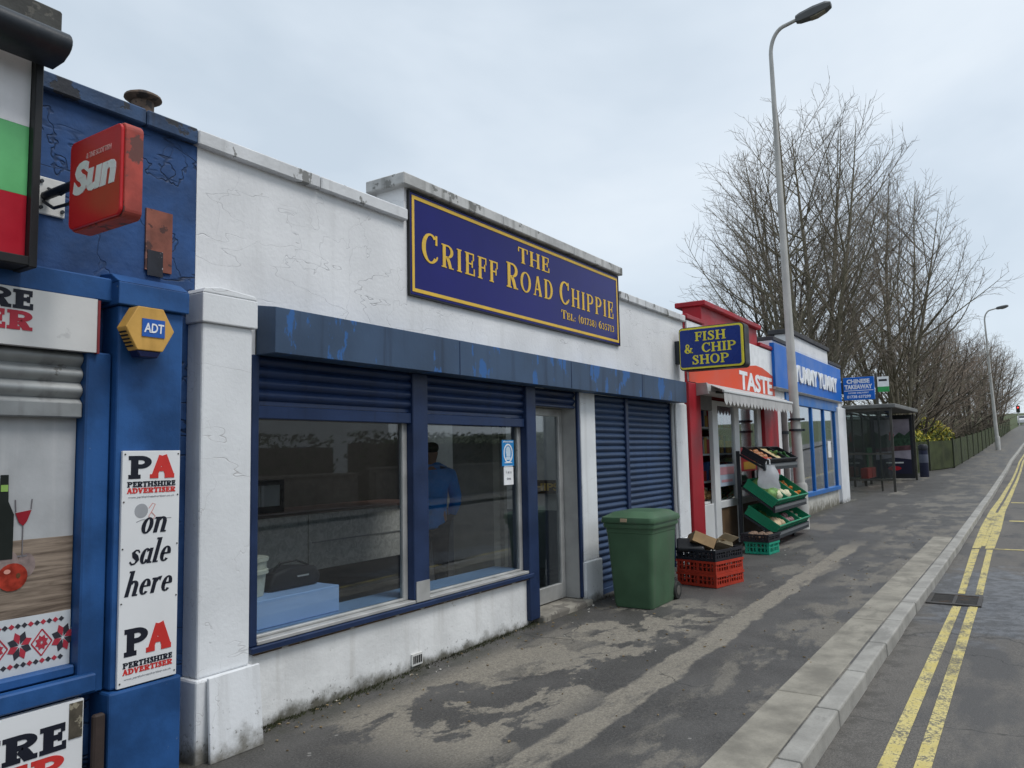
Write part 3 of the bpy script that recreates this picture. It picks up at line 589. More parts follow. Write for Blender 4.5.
# ---- fascia sign
sg=thing('fascia_sign','royal blue fascia sign with gold lettering for the chippie and phone number','sign',(6.4,3.86,3.26))
MB().box(4.49,8.245,3.858,WP-.002,2.85,3.668).build('panel',M_signblue,sg,bevel=.004)
bd=MB(); x0,x1,z0,z1,bw=4.512,8.222,2.874,3.644,.028
for r in ((x0,x1,z0,z0+bw),(x0,x1,z1-bw,z1),(x0,x0+bw,z0+bw,z1-bw),(x1-bw,x1,z0+bw,z1-bw)): bd.box(r[0],r[1],3.854,3.8575,r[2],r[3])
bd.build('border',M_gold,sg)
ed=MB()
for r in ((4.478,8.257,2.838,2.849),(4.478,8.257,3.669,3.68),(4.478,4.489,2.849,3.669),(8.246,8.257,2.849,3.669)): ed.box(r[0],r[1],3.853,WP-.002,r[2],r[3])
ed.build('edge_trim',M_black,sg)
lt=MB(); put(lt,serif('THE','roman',.16,1.0),6.05,3.412,.150,3.8575,.58,'f',.004,'l'); lt.build('lettering',M_gold,sg); lt=MB()
put(lt,serif('CRIEFF ROAD CHIPPIE','roman',.20,1.05,.82),6.36,3.140,.238,3.8575,3.46,'f',.004,'c')
lt.build('lettering',M_gold,sg); lt=MB(); put(lt,serif('TEL: (01738) 635713','roman',.10,.85,.80),8.10,2.985,.090,3.8575,1.24,'f',.003,'r'); lt.build('lettering',M_gold,sg)

# ---------------- newsagent (blue, left)
na=thing('newsagent_shop','blue painted corner newsagent with peeling parapet and half lowered grey shutter','shop',(0.5,WP,0))
w=MB(); w.box(-4,2.637,WP,4.15,2.15,3.416); w.box(-4,-1.2,WP,4.15,-.1,2.15); w.box(1.99,2.637,WP,4.15,-.1,2.15); w.box(-1.2,1.986,WP,4.1,-.1,.50); w.build('wall',M_blue,na)
for a,b in ((-4,1.6),(1.606,2.3),(2.306,2.615)): MB().box(a,b,3.835,4.20,3.415,3.505).build('coping',M_bluec,na,bevel=.008)
b=MB(); b.box(-4,2.11,3.77,WP-.002,2.40,2.52); b.build('lintel',M_bluep,na,bevel=.008)
p=MB(); p.box(2.115,2.472,3.73,WP+.005,.50,2.385); po=p.build('pilaster',M_bluep,na,bevel=.012,seg=2)
MB().box(2.10,2.482,3.705,WP+.004,-.1,.495).build('plinth',M_bluep,po,bevel=.012,seg=2)
q=MB(); q.box(2.095,2.487,3.70,WP+.003,2.386,2.50); q.prism([(3.70,2.501),(WP,2.501),(WP,2.56),(3.78,2.55)],'yz',2.095,2.487); q.build('capital',M_bluep,po,bevel=.005,seg=2)
fb=MB(); fb.box(1.988,2.11,3.775,3.90,.50,2.14); fb.box(-1.2,1.986,3.79,3.93,.50,.565); fb.box(-1.2,2.06,3.74,3.80,.515,.60); fb.box(-1.2,1.986,3.80,3.90,.600,.648); fb.build('window_frame',M_bluep,na,bevel=.008)
sh=MB().sheet(slats(1.825,2.14,3.83,.078,.024),-1.2,1.985).build('roller_shutter',M_galv,na,smooth=True); MB().box(-1.2,1.985,3.80,3.84,1.815,1.89).build('bottom_rail',M_galv,sh,bevel=.006)
MB().box(-1.2,1.986,3.87,3.876,.648,1.9).build('pane',M_glass,na)
# parapet repair patch + old post stump
pt=MB(); pt.box(2.33,2.485,3.868,3.879,2.63,2.97); po=pt.build('repair_patch',paint('rusty_board',(.24,.085,.06),.8,.3,8,streak=((.45,.36,.33),.8),chips=((.05,.03,.03),9,.6,.8)),na); MB().box(2.34,2.43,3.864,3.8675,2.60,2.74).build('exposed_patch',paint('exposed_dark',(.03,.032,.04),.9,.3,9,chips=((.5,.5,.5),10,.6,.9)),po)
MB().box(2.03,2.085,3.70,3.735,-.1,.415).build('corner_stub',paint('brown_stub',(.05,.035,.03),.8,.25,8),na,bevel=.008)
sh=MB(); sh.box(-4,-3.9,4.16,9,-.1,3.2); sh.box(-3.9,2.6,8.9,9,-.1,3.2); sh.build('side_wall',M_blue,na); MB().box(-3.9,2.6,4.16,8.9,3.12,3.2).build('roof',M_roof,na); MB().box(-3.9,2.6,4.2,4.25,-.1,3.1).build('back_lining',M_black,na)
# roof cowl
cw=thing('roof_vent_cowl','small rusty mushroom vent cowl on the roof behind the blue parapet','vent cowl',(2.67,4.5,3.2))
M_rust=paint('rusty_cowl',(.12,.085,.065),.8,.3,12,chips=((.03,.028,.028),10,.55,.8)); MB().lathe([(.066,3.2),(.066,3.885)],(2.67,4.5,0),18).build('pipe',M_rust,cw,smooth=True); MB().lathe([(.085,3.868),(.112,3.886),(.108,3.90),(.06,3.925),(.0,3.93)],(2.67,4.5,0),20).build('cap',M_rust,cw,smooth=True)
# hood over the flag sign
hd=thing('parapet_hood','dark grey stone capping with a rounded gutter above the striped fascia sign','hood',(-1,3.7,3.4))
MB().box(-4,1.735,3.60,4.05,3.53,3.70).build('capping',paint('grey_capping',(.075,.075,.07),.9,.3,5,chips=((.16,.15,.13),9,.6,.5),bump=.5),hd,bevel=.008)
pr=[(3.60,3.53),(3.50,3.535)]+[(3.50+.075*math.sin(a)*-1, 3.475+.06*math.cos(a)) for a in [R_(q) for q in range(20,170,20)]]+[(3.50,3.405),(3.60,3.40)]
MB().prism(pr,'yz',-4,1.70).build('gutter',M_dkgrey,hd,bevel=.004,smooth=True)
# striped flag sign
fs=thing('striped_fascia_sign','large fascia sign of white, green and red horizontal bands in a black frame','sign',(-1,3.68,2.95))
MB().box(-3.5,1.635,3.66,3.70,2.52,2.80).build('red_band',plain('flag_red',(.42,.010,.025),.35),fs); MB().box(-3.5,1.635,3.66,3.70,2.801,3.12).build('green_band',plain('flag_green',(.13,.47,.18),.35),fs); MB().box(-3.5,1.635,3.66,3.70,3.121,3.45).build('white_band',M_whitev,fs)
f=MB(); f.box(1.637,1.672,3.62,WP-.002,2.47,3.46); f.box(-3.5,1.637,3.62,WP-.002,2.475,2.517); f.build('frame',M_black,fs,bevel=.004)
# Perthshire boards
bs=thing('newspaper_fascia_board','white board with black and red newspaper lettering above the grey shutter','sign',(0.6,3.76,2.27))
MB().box(-1.0,2.02,3.755,3.80,2.135,2.40).build('board',paint('worn_white_board',(.62,.62,.61),.5,.05,3,chips=((.42,.42,.42),2.2,.57,.5),bump=.08),bs); MB().box(2.0205,2.032,3.75,3.80,2.13,2.395).build('edge_strip',plain('dull_red',(.20,.03,.035),.6),bs)
lt=MB(); put(lt,serif('PERTHSHIRE','slab',.07,1.05),1.722,2.302,.088,3.755,None,'f',.002,'r'); lt.build('lettering',M_inkk,bs); lt=MB(); put(lt,serif('ADVERTISER','slab',.07,1.05),1.722,2.205,.088,3.755,None,'f',.002,'r'); lt.build('lettering',plain('faded_red_ink',(.42,.03,.05),.5),bs)
bs=thing('newspaper_riser_board','white board with large newspaper lettering below the blue window sill','sign',(0.6,3.75,.25))
MB().box(-1.0,2.0,3.742,3.785,.0,.498).build('board',M_print_w,bs); MB().box(1.935,1.995,3.738,3.7415,.33,.49).build('grime_patch',paint('grime',(.07,.06,.045),.9,.3,20,chips=((.3,.27,.2),14,.55,.8)),bs)
lt=MB(); put(lt,serif('PERTHSHIRE','slab',.07,1.05),1.925,.297,.118,3.742,None,'f',.002,'r'); lt.build('lettering',M_inkk,bs); lt=MB(); put(lt,serif('ADVERTISER','slab',.07,1.05),1.92,.165,.118,3.742,None,'f',.002,'r'); lt.build('lettering',M_inkr,bs)
# tall PA board
pb=thing('newspaper_board','tall narrow white newspaper board reading on sale here on the blue pilaster','sign',(2.284,3.72,1.08))
px0,px1,pz1,pz0=2.142,2.455,1.652,.503; MB().box(px0,px1,3.712,3.7285,pz0,pz1).build('board',M_print_w,pb,bevel=.002)
def zf(f): return pz1-(pz1-pz0)*f
pc=(px0+px1)/2; PH=pz1-pz0
def line(m_,*a):
    q_=MB(); put(q_,*a); q_.build('lettering',m_,pb)
for base,f1 in ((.122,.10),(.875,.115)):
    h=PH*f1; line(M_inkk,serif('P','slab',.05,1.15),pc-.004,zf(base),h,3.712,.122,'f',.0015,'r'); line(M_inkr,serif('A','slab',.05,1.1),pc-.012,zf(base),h,3.712,.135,'f',.0022,'l')
for base in (.158,.922): line(M_inkk,serif('PERTHSHIRE','slab',.07,1.1),pc,zf(base),PH*.024,3.712,.262,'f',.0015,'c'); line(M_inkr,serif('ADVERTISER','slab',.07,1.1),pc,zf(base+.027),PH*.023,3.712,.262,'f',.0015,'c')
for wd,f,h,wid,sx in (('on',.362,.128,None,.022),('sale',.492,.122,None,.004),('here',.624,.122,None,.0)):
    line(M_inkk,serif(wd,'roman',.03,.86,None,.28),pc+sx-.012,zf(f),PH*h*.86,3.712,None,'f',.0015,'c')
gg=MB(); put(gg,sans('www.perthshireadvertiser.co.uk',1,.1,.0),pc,zf(.208),.013,3.712,.25,'f',.001,'c'); put(gg,sans('www.perthshireadvertiser.co.uk',1,.1,.0),pc,zf(.974),.013,3.712,.25,'f',.001,'c'); gg.build('web_address',M_inkg,pb)
st=MB(); st.flat([[(.036*math.cos(a),.036*math.sin(a)) for a in [2*math.pi*i/20 for i in range(20)]]],(2.245,3.712,zf(.262)),(1,0,0),(0,0,1),(0,-1,0),1,.001); st.flat(band([(.07,.26),(.10,.27),(.12,.27),(.26,.27)],.004),(2.15,3.712,zf(.31)-.26),(1,0,0),(0,0,1),(0,-1,0),1,.001); st.build('sticker_stain',M_inkg,pb)
st=MB(); st.flat(band([(0,.05),(.02,.075),(.035,.07),(.02,.04),(.0,.01),(.02,-.01),(.035,.01),(.015,.03)],.004),(2.285,3.712,zf(.28)-.02),(1,0,0),(0,0,1),(0,-1,0),1,.001); st.build('scribble',plain('pink_scribble',(.6,.3,.28),.6),pb)
sc_=MB()
for x,f in ((px0+.012,.015),(px1-.012,.015),(px0+.012,.98),(px1-.012,.98),(px0+.01,.42),(px1-.01,.42),(px0+.01,.65),(px1-.01,.65),(px0+.01,.22),(px1-.012,.20)): sc_.lathe([(.004,0),(.004,.003)],(x,3.709,zf(f)),8,'y')
sc_.build('screws',M_iron,pb)
# alarm box
ab=thing('alarm_box','hexagonal yellow burglar alarm box with a blue lens on the blue pilaster','alarm box',(2.21,3.68,2.26))
def hexpts(cx,cz,rw,rh): return [(cx-rw,cz),(cx-rw*.52,cz+rh),(cx+rw*.52,cz+rh),(cx+rw,cz),(cx+rw*.52,cz-rh),(cx-rw*.52,cz-rh)]
MB().prism(hexpts(2.218,2.262,.130,.110),'xz',3.62,3.705).build('case',paint('alarm_yellow',(.60,.345,.085),.45,.1,6,streak=((.30,.16,.03),.5)),ab,bevel=.004,seg=2); MB().prism([(2.15,2.152),(2.28,2.152),(2.262,2.118),(2.168,2.118)],'xz',3.625,3.70).build('lens',plain('dark_blue_lens',(.008,.012,.05),.25),ab,bevel=.004)
lv=MB()
for k in range(5): z=2.235-k*.017; lv.hexa([(2.098+k*.009,3.635,z),(2.10+k*.009,3.635,z),(2.10+k*.009,3.69,z),(2.098+k*.009,3.69,z)],[(2.090+k*.009,3.635,z+.007),(2.10+k*.009,3.635,z+.007),(2.10+k*.009,3.69,z+.007),(2.090+k*.009,3.69,z+.007)])
lv.build('louvre',M_black,ab); MB().box(2.17,2.292,3.615,3.6195,2.222,2.312).build('badge',plain('badge_blue',(.02,.10,.40),.4),ab); lt=MB(); put(lt,sans('ADT',1,.08,.02),2.231,2.243,.048,3.615,.104,'f',.002,'c'); lt.build('lettering',M_whitev,ab)
# red lightbox on the blue wall
rs=thing('newspaper_lightbox','red rounded newspaper lightbox sign projecting from the blue wall on a white bracket','sign',(1.79,3.6,2.84))
def rrect(y0,y1,z0,z1,r,n=5):
    o=[]
    for cy,cz,a0 in ((y1-r,z1-r,0),(y0+r,z1-r,90),(y0+r,z0+r,180),(y1-r,z0+r,270)):
        for k in range(n+1): a=R_(a0+90*k/n); o.append((cy+r*math.cos(a),cz+r*math.sin(a)))
    return o
M_sunred=paint('sun_bleached_red',(.50,.020,.024),.35,.12,3,streak=((.30,.05,.04),.5),bump=.03); M_sunedge=paint('weathered_red_edge',(.36,.06,.045),.6,.25,8,chips=((.07,.05,.045),6,.56,.8))
MB().prism(rrect(3.10,3.535,2.635,3.055,.035),'yz',1.768,1.85).build('casing',M_sunedge,rs,bevel=.008,seg=2); MB().prism(rrect(3.108,3.527,2.643,3.047,.032),'yz',1.752,1.7685).build('face',M_sunred,rs,bevel=.006,seg=2)
lt=MB(); put(lt,sans('Sun',1.0,.16,.05),3.495,2.79,.150,0,.34,'b',.002,'l',1.752); lt.build('lettering',M_whitev,rs); lt=MB(); put(lt,sans('& THE SCOTTISH',1,.16,.01),3.385,2.945,.024,0,.20,'b',.002,'l',1.752); lt.build('small_lettering',plain('pale_pink',(.72,.42,.40),.5),rs)
MB().box(1.775,1.905,3.866,3.879,2.80,2.985).build('wall_plate',paint('white_plate',(.6,.6,.58),.6,.1,6,chips=((.2,.11,.07),8,.63,.8)),rs,bevel=.004); bk=MB(); bk.tube([(1.81,3.868,2.89),(1.81,3.53,2.89)],.022,10); bk.tube([(1.80,3.86,2.86),(1.79,3.74,2.80),(1.80,3.62,2.80),(1.81,3.53,2.85)],.008,6); bk.tube([(1.82,3.86,2.93),(1.80,3.70,2.86),(1.815,3.535,2.90)],.007,6)
for zz in (2.83,2.96):
    for xx in (1.79,1.89): bk.lathe([(.009,0),(.009,.012)],(xx,3.856,zz),8,'y')
bk.build('bracket',M_dkgrey,rs,smooth=True)
# still life window poster
wp=thing('window_poster','food still life poster with a folk pattern border filling the newsagent window','poster',(0.4,3.85,1.2))
def matwood():
    t=NT('printed_wood'); o=t.obj(); n=t.noise(t.vmul(o,(1.6,1,26)),1.5,6,.65,.6); c=t.mix(t.rng(n,.3,.7),(.055,.035,.024),(.30,.235,.18)); t.bsdf(c,.6); return t.m
YP=3.852
MB().box(-1.2,1.983,YP,YP+.006,.648,1.9).build('backdrop_print',paint('printed_grey',(.40,.41,.42),.55,.14,3,streak=((.52,.52,.52),.6)),wp)
MB().prism([(-1.2,1.26),(1.983,1.25),(1.983,.90),(-1.2,.92)],'xz',YP-.002,YP).build('table_print',matwood(),wp); MB().prism([(-1.2,.92),(1.983,.90),(1.983,.648),(-1.2,.648)],'xz',YP-.003,YP).build('cloth_print',plain('printed_cloth',(.52,.55,.58),.6),wp)
MB().prism([(1.55,1.17),(1.715,1.17),(1.715,1.37),(1.69,1.43),(1.687,1.55),(1.655,1.55),(1.652,1.43),(1.60,1.40),(1.55,1.38)],'xz',YP-.006,YP-.002).build('bottle_print',plain('printed_bottle',(.014,.018,.016),.4),wp); MB().box(1.656,1.686,YP-.0075,YP-.0062,1.475,1.505).build('neck_label_print',plain('label_green',(.25,.42,.10),.5),wp)
gp=MB(); gp.prism([(1.722,1.375),(1.79,1.385),(1.772,1.335),(1.756,1.315),(1.738,1.33)],'xz',YP-.005,YP-.002); gp.build('wine_print',plain('printed_wine',(.25,.01,.02),.4),wp); gp=MB(); gp.box(1.754,1.758,YP-.005,YP-.002,1.18,1.314); gp.box(1.735,1.777,YP-.005,YP-.002,1.175,1.182); gp.prism([(1.718,1.435),(1.722,1.435),(1.726,1.38),(1.722,1.38)],'xz',YP-.005,YP-.002); gp.prism([(1.794,1.435),(1.790,1.435),(1.787,1.388),(1.791,1.388)],'xz',YP-.005,YP-.002); gp.build('glass_print',plain('printed_glass',(.16,.15,.16),.4),wp)
circ=lambda cx,cz,rx,rz,n=20:[(cx+rx*math.cos(2*math.pi*i/n),cz+rz*math.sin(2*math.pi*i/n)) for i in range(n)]
gp=MB(); gp.prism(circ(1.775,1.135,.04,.055),'xz',YP-.004,YP-.002); gp.prism(circ(1.69,1.16,.05,.05),'xz',YP-.0045,YP-.002); gp.prism(circ(1.62,1.07,.06,.05),'xz',YP-.0047,YP-.002); gp.build('onion_print',paint('printed_onion',(.22,.17,.16),.6,.4,14),wp); gp=MB(); gp.prism(circ(1.718,1.088,.064,.062),'xz',YP-.0062,YP-.002); gp.build('tomato_print',paint('printed_tomato',(.30,.030,.016),.4,.5,14),wp); gp=MB(); gp.prism(circ(1.695,1.115,.014,.010),'xz',YP-.0072,YP-.0063); gp.build('highlight_print',plain('printed_highlight',(.62,.30,.24),.5),wp); gp=MB(); gp.prism(circ(1.742,1.092,.009,.012),'xz',YP-.0075,YP-.0063); gp.build('stalk_print',plain('printed_stalk',(.12,.05,.02),.5),wp)
def star(cx,cz,r,off):
    o=[]
    for k in range(8):
        if k%2!=off: continue
        a=R_(22.5+45*k); n=(math.cos(a),math.sin(a)); tt=(-n[1],n[0]); o.append([(cx+n[0]*r*.12,cz+n[1]*r*.14),(cx+n[0]*r*.62+tt[0]*r*.27,cz+(n[1]*r*.62+tt[1]*r*.27)*1.2),(cx+n[0]*r,cz+n[1]*r*1.2),(cx+n[0]*r*.62-tt[0]*r*.27,cz+(n[1]*r*.62-tt[1]*r*.27)*1.2)])
    return o
r_=MB(); k_=MB()
for i in range(8):
    cx=1.95-i*.19
    for q in star(cx,.776,.055,0): r_.prism(q,'xz',YP-.005,YP-.003)
    for q in star(cx,.776,.055,1): k_.prism(q,'xz',YP-.005,YP-.003)
    cx-=.095
    for q in (star(cx,.772,.030,0)+star(cx,.772,.030,1)): r_.prism(q,'xz',YP-.005,YP-.003)
    for (a,b) in (((cx-.045,.772),(cx,.832)),((cx,.832),(cx+.045,.772)),((cx+.045,.772),(cx,.712)),((cx,.712),(cx-.045,.772))):
        r_.prism(band([a,b],.006)[0],'xz',YP-.0045,YP-.003)
    for j in range(7):
        for zc in (.865,.69): (r_ if j%2 else k_).prism([(cx-.09+j*.027,zc),(cx-.077+j*.027,zc+.012),(cx-.064+j*.027,zc),(cx-.077+j*.027,zc-.012)],'xz',YP-.005,YP-.003)
r_.build('pattern_print',plain('printed_red',(.38,.03,.05),.6),wp); k_.build('pattern_print',plain('printed_black',(.03,.03,.04),.6),wp)

# ---------------- red grocery
M_redsign=paint('orange_red_sign',(.66,.062,.012),.5,.06,1.5,bump=.03)
M_pvc=paint('white_pvc',(.62,.63,.63),.4,.05,3,bump=.03)
gr=thing('grocery_shop','red painted grocery shop with a stepped red parapet and half open striped awning','shop',(12.8,WP,gz(12.8)))
w=MB(); w.box(10.42,15.22,WP-.002,4.15,2.42,3.47); w.box(11.20,14.17,WP-.003,4.17,3.47,3.77)
w.box(10.42,10.60,WP+.03,4.15,-.1,2.42); w.box(14.6,15.22,WP+.03,4.15,-.1,2.42); w.build('wall',M_red,gr)
for a,b in ((10.44,11.19),(14.18,15.24)): MB().box(a,b,3.82,4.2,3.472,3.54).build('coping',M_red,gr,bevel=.01)
MB().box(11.16,14.21,3.80,4.28,3.772,3.85).build('raised_coping',M_red,gr,bevel=.01)
for a,b in ((10.43,10.90),(14.27,15.215)):
    o=MB().box(a,b,3.835,WP+.03,.38,2.56).build('pilaster',M_red,gr,bevel=.012,seg=2); MB().box(a-.01,b+.012,3.81,WP+.028,-.05,.378).build('plinth',M_red,o,bevel=.014,seg=2)
f=MB().box(11.585,11.83,3.90,3.97,.08,2.36).box(11.831,14.02,3.90,3.97,2.29,2.36).box(12.68,12.93,3.90,3.97,.08,2.289).box(14.02,14.27,3.90,3.97,.08,2.36).box(11.831,12.679,3.895,3.97,.69,.80).box(12.931,14.019,3.895,3.97,.69,.80)
fo=f.build('window',M_pvc,gr,bevel=.006)
MB().box(11.832,12.678,3.93,3.936,.801,2.289).build('pane',M_glass,fo); MB().box(12.932,14.018,3.93,3.936,.801,2.289).build('pane',M_glass,fo)
MB().box(11.832,12.678,3.92,3.95,.08,.688).box(12.932,14.018,3.92,3.95,.08,.688).build('lower_panel',paint('brown_panel',(.105,.065,.035),.6,.25,6),gr)
MB().box(10.905,11.58,3.93,3.97,.06,.78).build('stall_riser',M_pvc,gr,bevel=.005); MB().box(10.905,11.58,3.90,3.98,2.2,2.42).build('header',paint('grey_header',(.20,.20,.20),.6),gr)
sh=MB(); sh.box(10.42,10.5,4.16,9,-.1,3.2); sh.box(15.14,15.22,4.16,9,-.1,3.2); sh.box(10.5,15.14,8.9,9,-.1,3.2); sh.build('side_wall',M_red,gr); MB().box(10.5,15.14,4.2,8.9,3.12,3.2).build('roof',M_roof,gr)
MB().box(10.5,15.14,4.0,8.9,-.05,.09).build('floor',M_floorin,gr); MB().box(10.905,15.1,5.6,5.65,.1,3.0).build('back_partition',plain('grocery_wall',(.30,.28,.25),.8),gr)
# goods shelving behind the glass
gs=thing('goods_shelving','tall shelving stacked with coloured packets behind the grocery window','shelving',(12.9,4.5,.1))
s_=MB()
for z in (.1,.62,1.05,1.5,1.95): s_.box(11.7,14.2,4.35,4.75,z,z+.03)
s_.box(11.66,11.70,4.35,4.75,.1,2.3); s_.box(14.2,14.24,4.35,4.75,.1,2.3); s_.build('frame',M_pvc,gs)
rg=random.Random(3); pk=[(.45,.04,.03),(.55,.33,.05),(.08,.20,.06),(.5,.48,.42),(.30,.10,.04),(.07,.12,.30)]
for ci,c in enumerate(pk):
    m=MB()
    for z in (.651,1.081,1.531,1.981):
        x=11.74+rg.random()*.3
        while x<14.1:
            if rg.random()<.42: m.box(x,x+.12,4.38+ci*.005,4.55,z,z+rg.uniform(.16,.32))
            x+=.165
    o=m.build('packets',plain('packet_%s'%'red yellow green cream brown blue'.split()[ci],c,.5),gs); o['kind']='stuff'
fc=thing('front_produce_shelf','low white shelf of brown produce inside the open grocery hatch','shelf',(11.3,4.2,.8))
MB().box(10.95,12.2,3.985,4.6,.78,.81).build('board',M_pvc,fc); m=MB()
for i in range(26):
    cx,cy=rg.uniform(11.0,12.1),rg.uniform(4.03,4.4); r=rg.uniform(.05,.085); m.lathe([(r*.5,-r*.8),(r,-.1*r),(r*.8,r*.6),(0.001,r)],(cx,cy,.81+r*.8+rg.random()*.10),8)
o=m.build('produce_heap',paint('brown_produce',(.24,.15,.06),.7,.5,9),fc,smooth=True); o['kind']='stuff'
ps=thing('price_poster','pale blue and pink price poster in the grocery window','poster',(12.2,3.925,1.5))
MB().box(11.86,12.64,3.922,3.928,1.02,1.36).build('sheet',plain('poster_paleblue',(.36,.42,.50),.5),ps); MB().box(11.9,12.6,3.9195,3.9215,1.20,1.32).box(11.95,12.5,3.9195,3.9215,1.08,1.12).build('printed_band',plain('poster_pink',(.45,.22,.25),.5),ps)
ps=thing('offer_poster','red and yellow offer poster high in the right grocery window','poster',(13.4,3.925,1.5))
MB().box(13.0,13.95,3.922,3.928,1.22,1.62).build('sheet',plain('poster_red',(.45,.03,.04),.5),ps); MB().box(13.15,13.85,3.9195,3.9215,1.25,1.38).build('printed_band',plain('poster_yellow',(.6,.35,.05),.5),ps)
# TASTE fascia
ts=thing('grocery_fascia_sign','white fascia sign with an orange red wave and the white word TASTE','sign',(12.8,3.86,3.0))
MB().box(10.48,15.10,3.845,WP-.004,2.57,3.455).build('panel',M_whitev,ts,bevel=.004)
wv=[(10.48,2.572),(15.10,2.572),(15.10,2.95),(14.7,3.02),(14.3,3.075),(13.9,3.085),(13.5,3.05),(13.1,2.99),(12.7,2.965),(12.3,3.0),(11.8,3.10),(11.2,3.24),(10.48,3.33)]
MB().prism(wv,'xz',3.841,3.8448).build('wave_panel',M_redsign,ts)
lt=MB(); put(lt,sans('TASTE',.9,0,.035),12.86,2.60,.325,3.8405,2.06,'f',.004,'l'); lt.build('lettering',M_whitev,ts)
# awning
M_canvas=paint('grey_white_canvas',(.44,.435,.43),.8,.1,4,streak=((.24,.23,.22),.6))
aw=thing('awning','grey white scalloped awning half wound out over the grocery window','awning',(12.7,3.85,2.5))
MB().prism([(3.845,2.40),(3.70,2.40),(3.67,2.44),(3.68,2.55),(3.845,2.568)],'yz',10.78,14.95).build('cassette',plain('awning_case',(.48,.48,.47),.45),aw,bevel=.005)
MB().hexa([(10.95,3.70,2.53),(14.85,3.70,2.53),(14.85,3.70,2.545),(10.95,3.70,2.545)],[(10.66,3.40,2.42),(14.55,3.40,2.42),(14.55,3.41,2.432),(10.66,3.41,2.432)]).build('canopy',M_canvas,aw)
MB().box(10.60,14.55,3.385,3.415,2.40,2.435).build('front_bar',M_pvc,aw,bevel=.005)
vs=[];fs=[]; n=22
for i in range(n):
    a=10.62+i*(3.9/n); b=a+3.9/n; q=len(vs)
    vs+=[(a,3.398,2.402),(b,3.398,2.402),(b,3.392,2.30),(b-.045,3.39,2.245),(a+.07,3.388,2.215),(a,3.392,2.27)]; fs.append((q,q+1,q+2,q+3,q+4,q+5))
MB().add(vs,fs).build('valance',M_canvas,aw)
MB().prism([(3.84,2.38),(3.84,2.56),(3.68,2.56),(3.66,2.40)],'yz',10.73,10.778).build('end_bracket',M_alu,aw); ar=MB(); ar.tube([(10.95,3.75,2.45),(11.5,3.5,2.42),(10.8,3.41,2.40)],.02,6); ar.build('arm',M_black,aw)
# ---------------- takeaway (bright blue)
M_byel=paint('azure_sign_blue',(.002,.125,.52),.45,.06,1.2,bump=.02); M_bframe=paint('azure_frame_paint',(.012,.13,.42),.4,.12,3)
tw=thing('takeaway_shop','white takeaway shop with a dark coped parapet and blue framed windows','shop',(18.7,WP,gz(18.7)))
w=MB(); w.box(15.23,22.06,WP,4.15,2.56,3.70); w.box(16.6,20.5,WP-.003,4.17,3.70,4.0); w.box(15.23,15.98,WP-.04,4.15,-.1,2.56); w.box(20.98,21.4,WP+.001,4.15,-.1,2.56); w.build('wall',M_white,tw)
for a,b in ((15.24,16.59),(20.51,22.1)): MB().box(a,b,3.85,4.25,3.702,3.785).build('coping',M_roof,tw,bevel=.008)
MB().box(16.55,20.55,3.83,4.3,4.002,4.10).build('raised_coping',M_roof,tw,bevel=.008)
MB().box(21.05,22.08,3.80,4.15,-.05,2.62).build('pilaster',M_pil,tw,bevel=.015,seg=2)
MB().box(15.98,20.98,WP,4.1,-.05,.53).build('stall_riser',paint('dirty_riser',(.50,.49,.45),.75,.12,2.5,splash=((.10,.09,.06),.28,.9),streak=((.25,.20,.13),.6)),tw)
MB().box(15.98,21.3,3.845,3.95,2.50,2.76).build('header',M_bframe,tw,bevel=.006)
f=MB(); xs=[15.98,17.0,18.28,19.58,20.90]
for x in xs: f.box(x,x+.09,3.86,3.94,.63,2.50)
f.box(15.98,20.99,3.82,3.96,.535,.629); fo=f.build('window',M_bframe,tw,bevel=.006)
for i in range(4): MB().box(xs[i]+.09,xs[i+1],3.895,3.901,.63,2.50).build('pane',M_glass,fo)
for i in range(4): MB().box(xs[i]+.25,xs[i+1]-.12,4.05,4.06,.66,2.3).build('blind',plain('blind_grey',(.24,.25,.24),.8,var=.2),tw) if i!=2 else None
sh=MB(); sh.box(21.98,22.06,4.16,9,-.1,3.5); sh.box(15.3,21.98,8.9,9,-.1,3.5); sh.build('side_wall',M_white,tw); MB().box(15.3,21.98,4.2,8.9,3.42,3.5).build('roof',M_roof,tw); MB().box(15.3,21.98,5.5,5.55,.1,3.4).build('back_partition',plain('takeaway_wall',(.34,.32,.28),.8),tw); MB().box(15.3,21.98,4.0,8.9,.0,.15).build('floor',M_floorin,tw)
pn=MB().box(20.0,20.35,3.884,3.893,1.35,1.75); tag(pn.build('opening_notice',M_whitev),'small white notice in the last blue framed takeaway window','notice')
ys=thing('takeaway_fascia_sign','bright blue fascia sign reading YUMMY YUMMY in white raised letters','sign',(18.7,3.8,3.2))
MB().box(15.0,21.62,3.79,WP-.004,2.775,3.625).build('panel',M_byel,ys,bevel=.004); MB().prism([(3.775,2.765),(3.79,2.774),(WP-.005,2.774),(WP-.005,2.725),(3.80,2.725)],'yz',14.99,21.63).build('sill_trim',M_alu,ys)
lt=MB(); put(lt,sans('YUMMY YUMMY',.62,0,.045),16.42,2.965,.37,3.79,4.52,'f',.03,'l'); lt.build('lettering',M_whitev,ys)
dn=thing('downpipe','brown grey drainpipe running down between the grocery and the takeaway','drainpipe',(15.5,3.78,0)); MB().tube([(15.52,3.79,.12),(15.52,3.79,2.55)],.055,12).build('pipe',paint('pipe_grey',(.16,.145,.14),.6,.2,4,streak=((.08,.06,.05),.6)),dn,smooth=True); cl=MB()
for z in (.9,1.9): cl.lathe([(.07,-.03),(.07,.03)],(15.52,3.79,z),12)
cl.build('collar',M_dkgrey,dn)
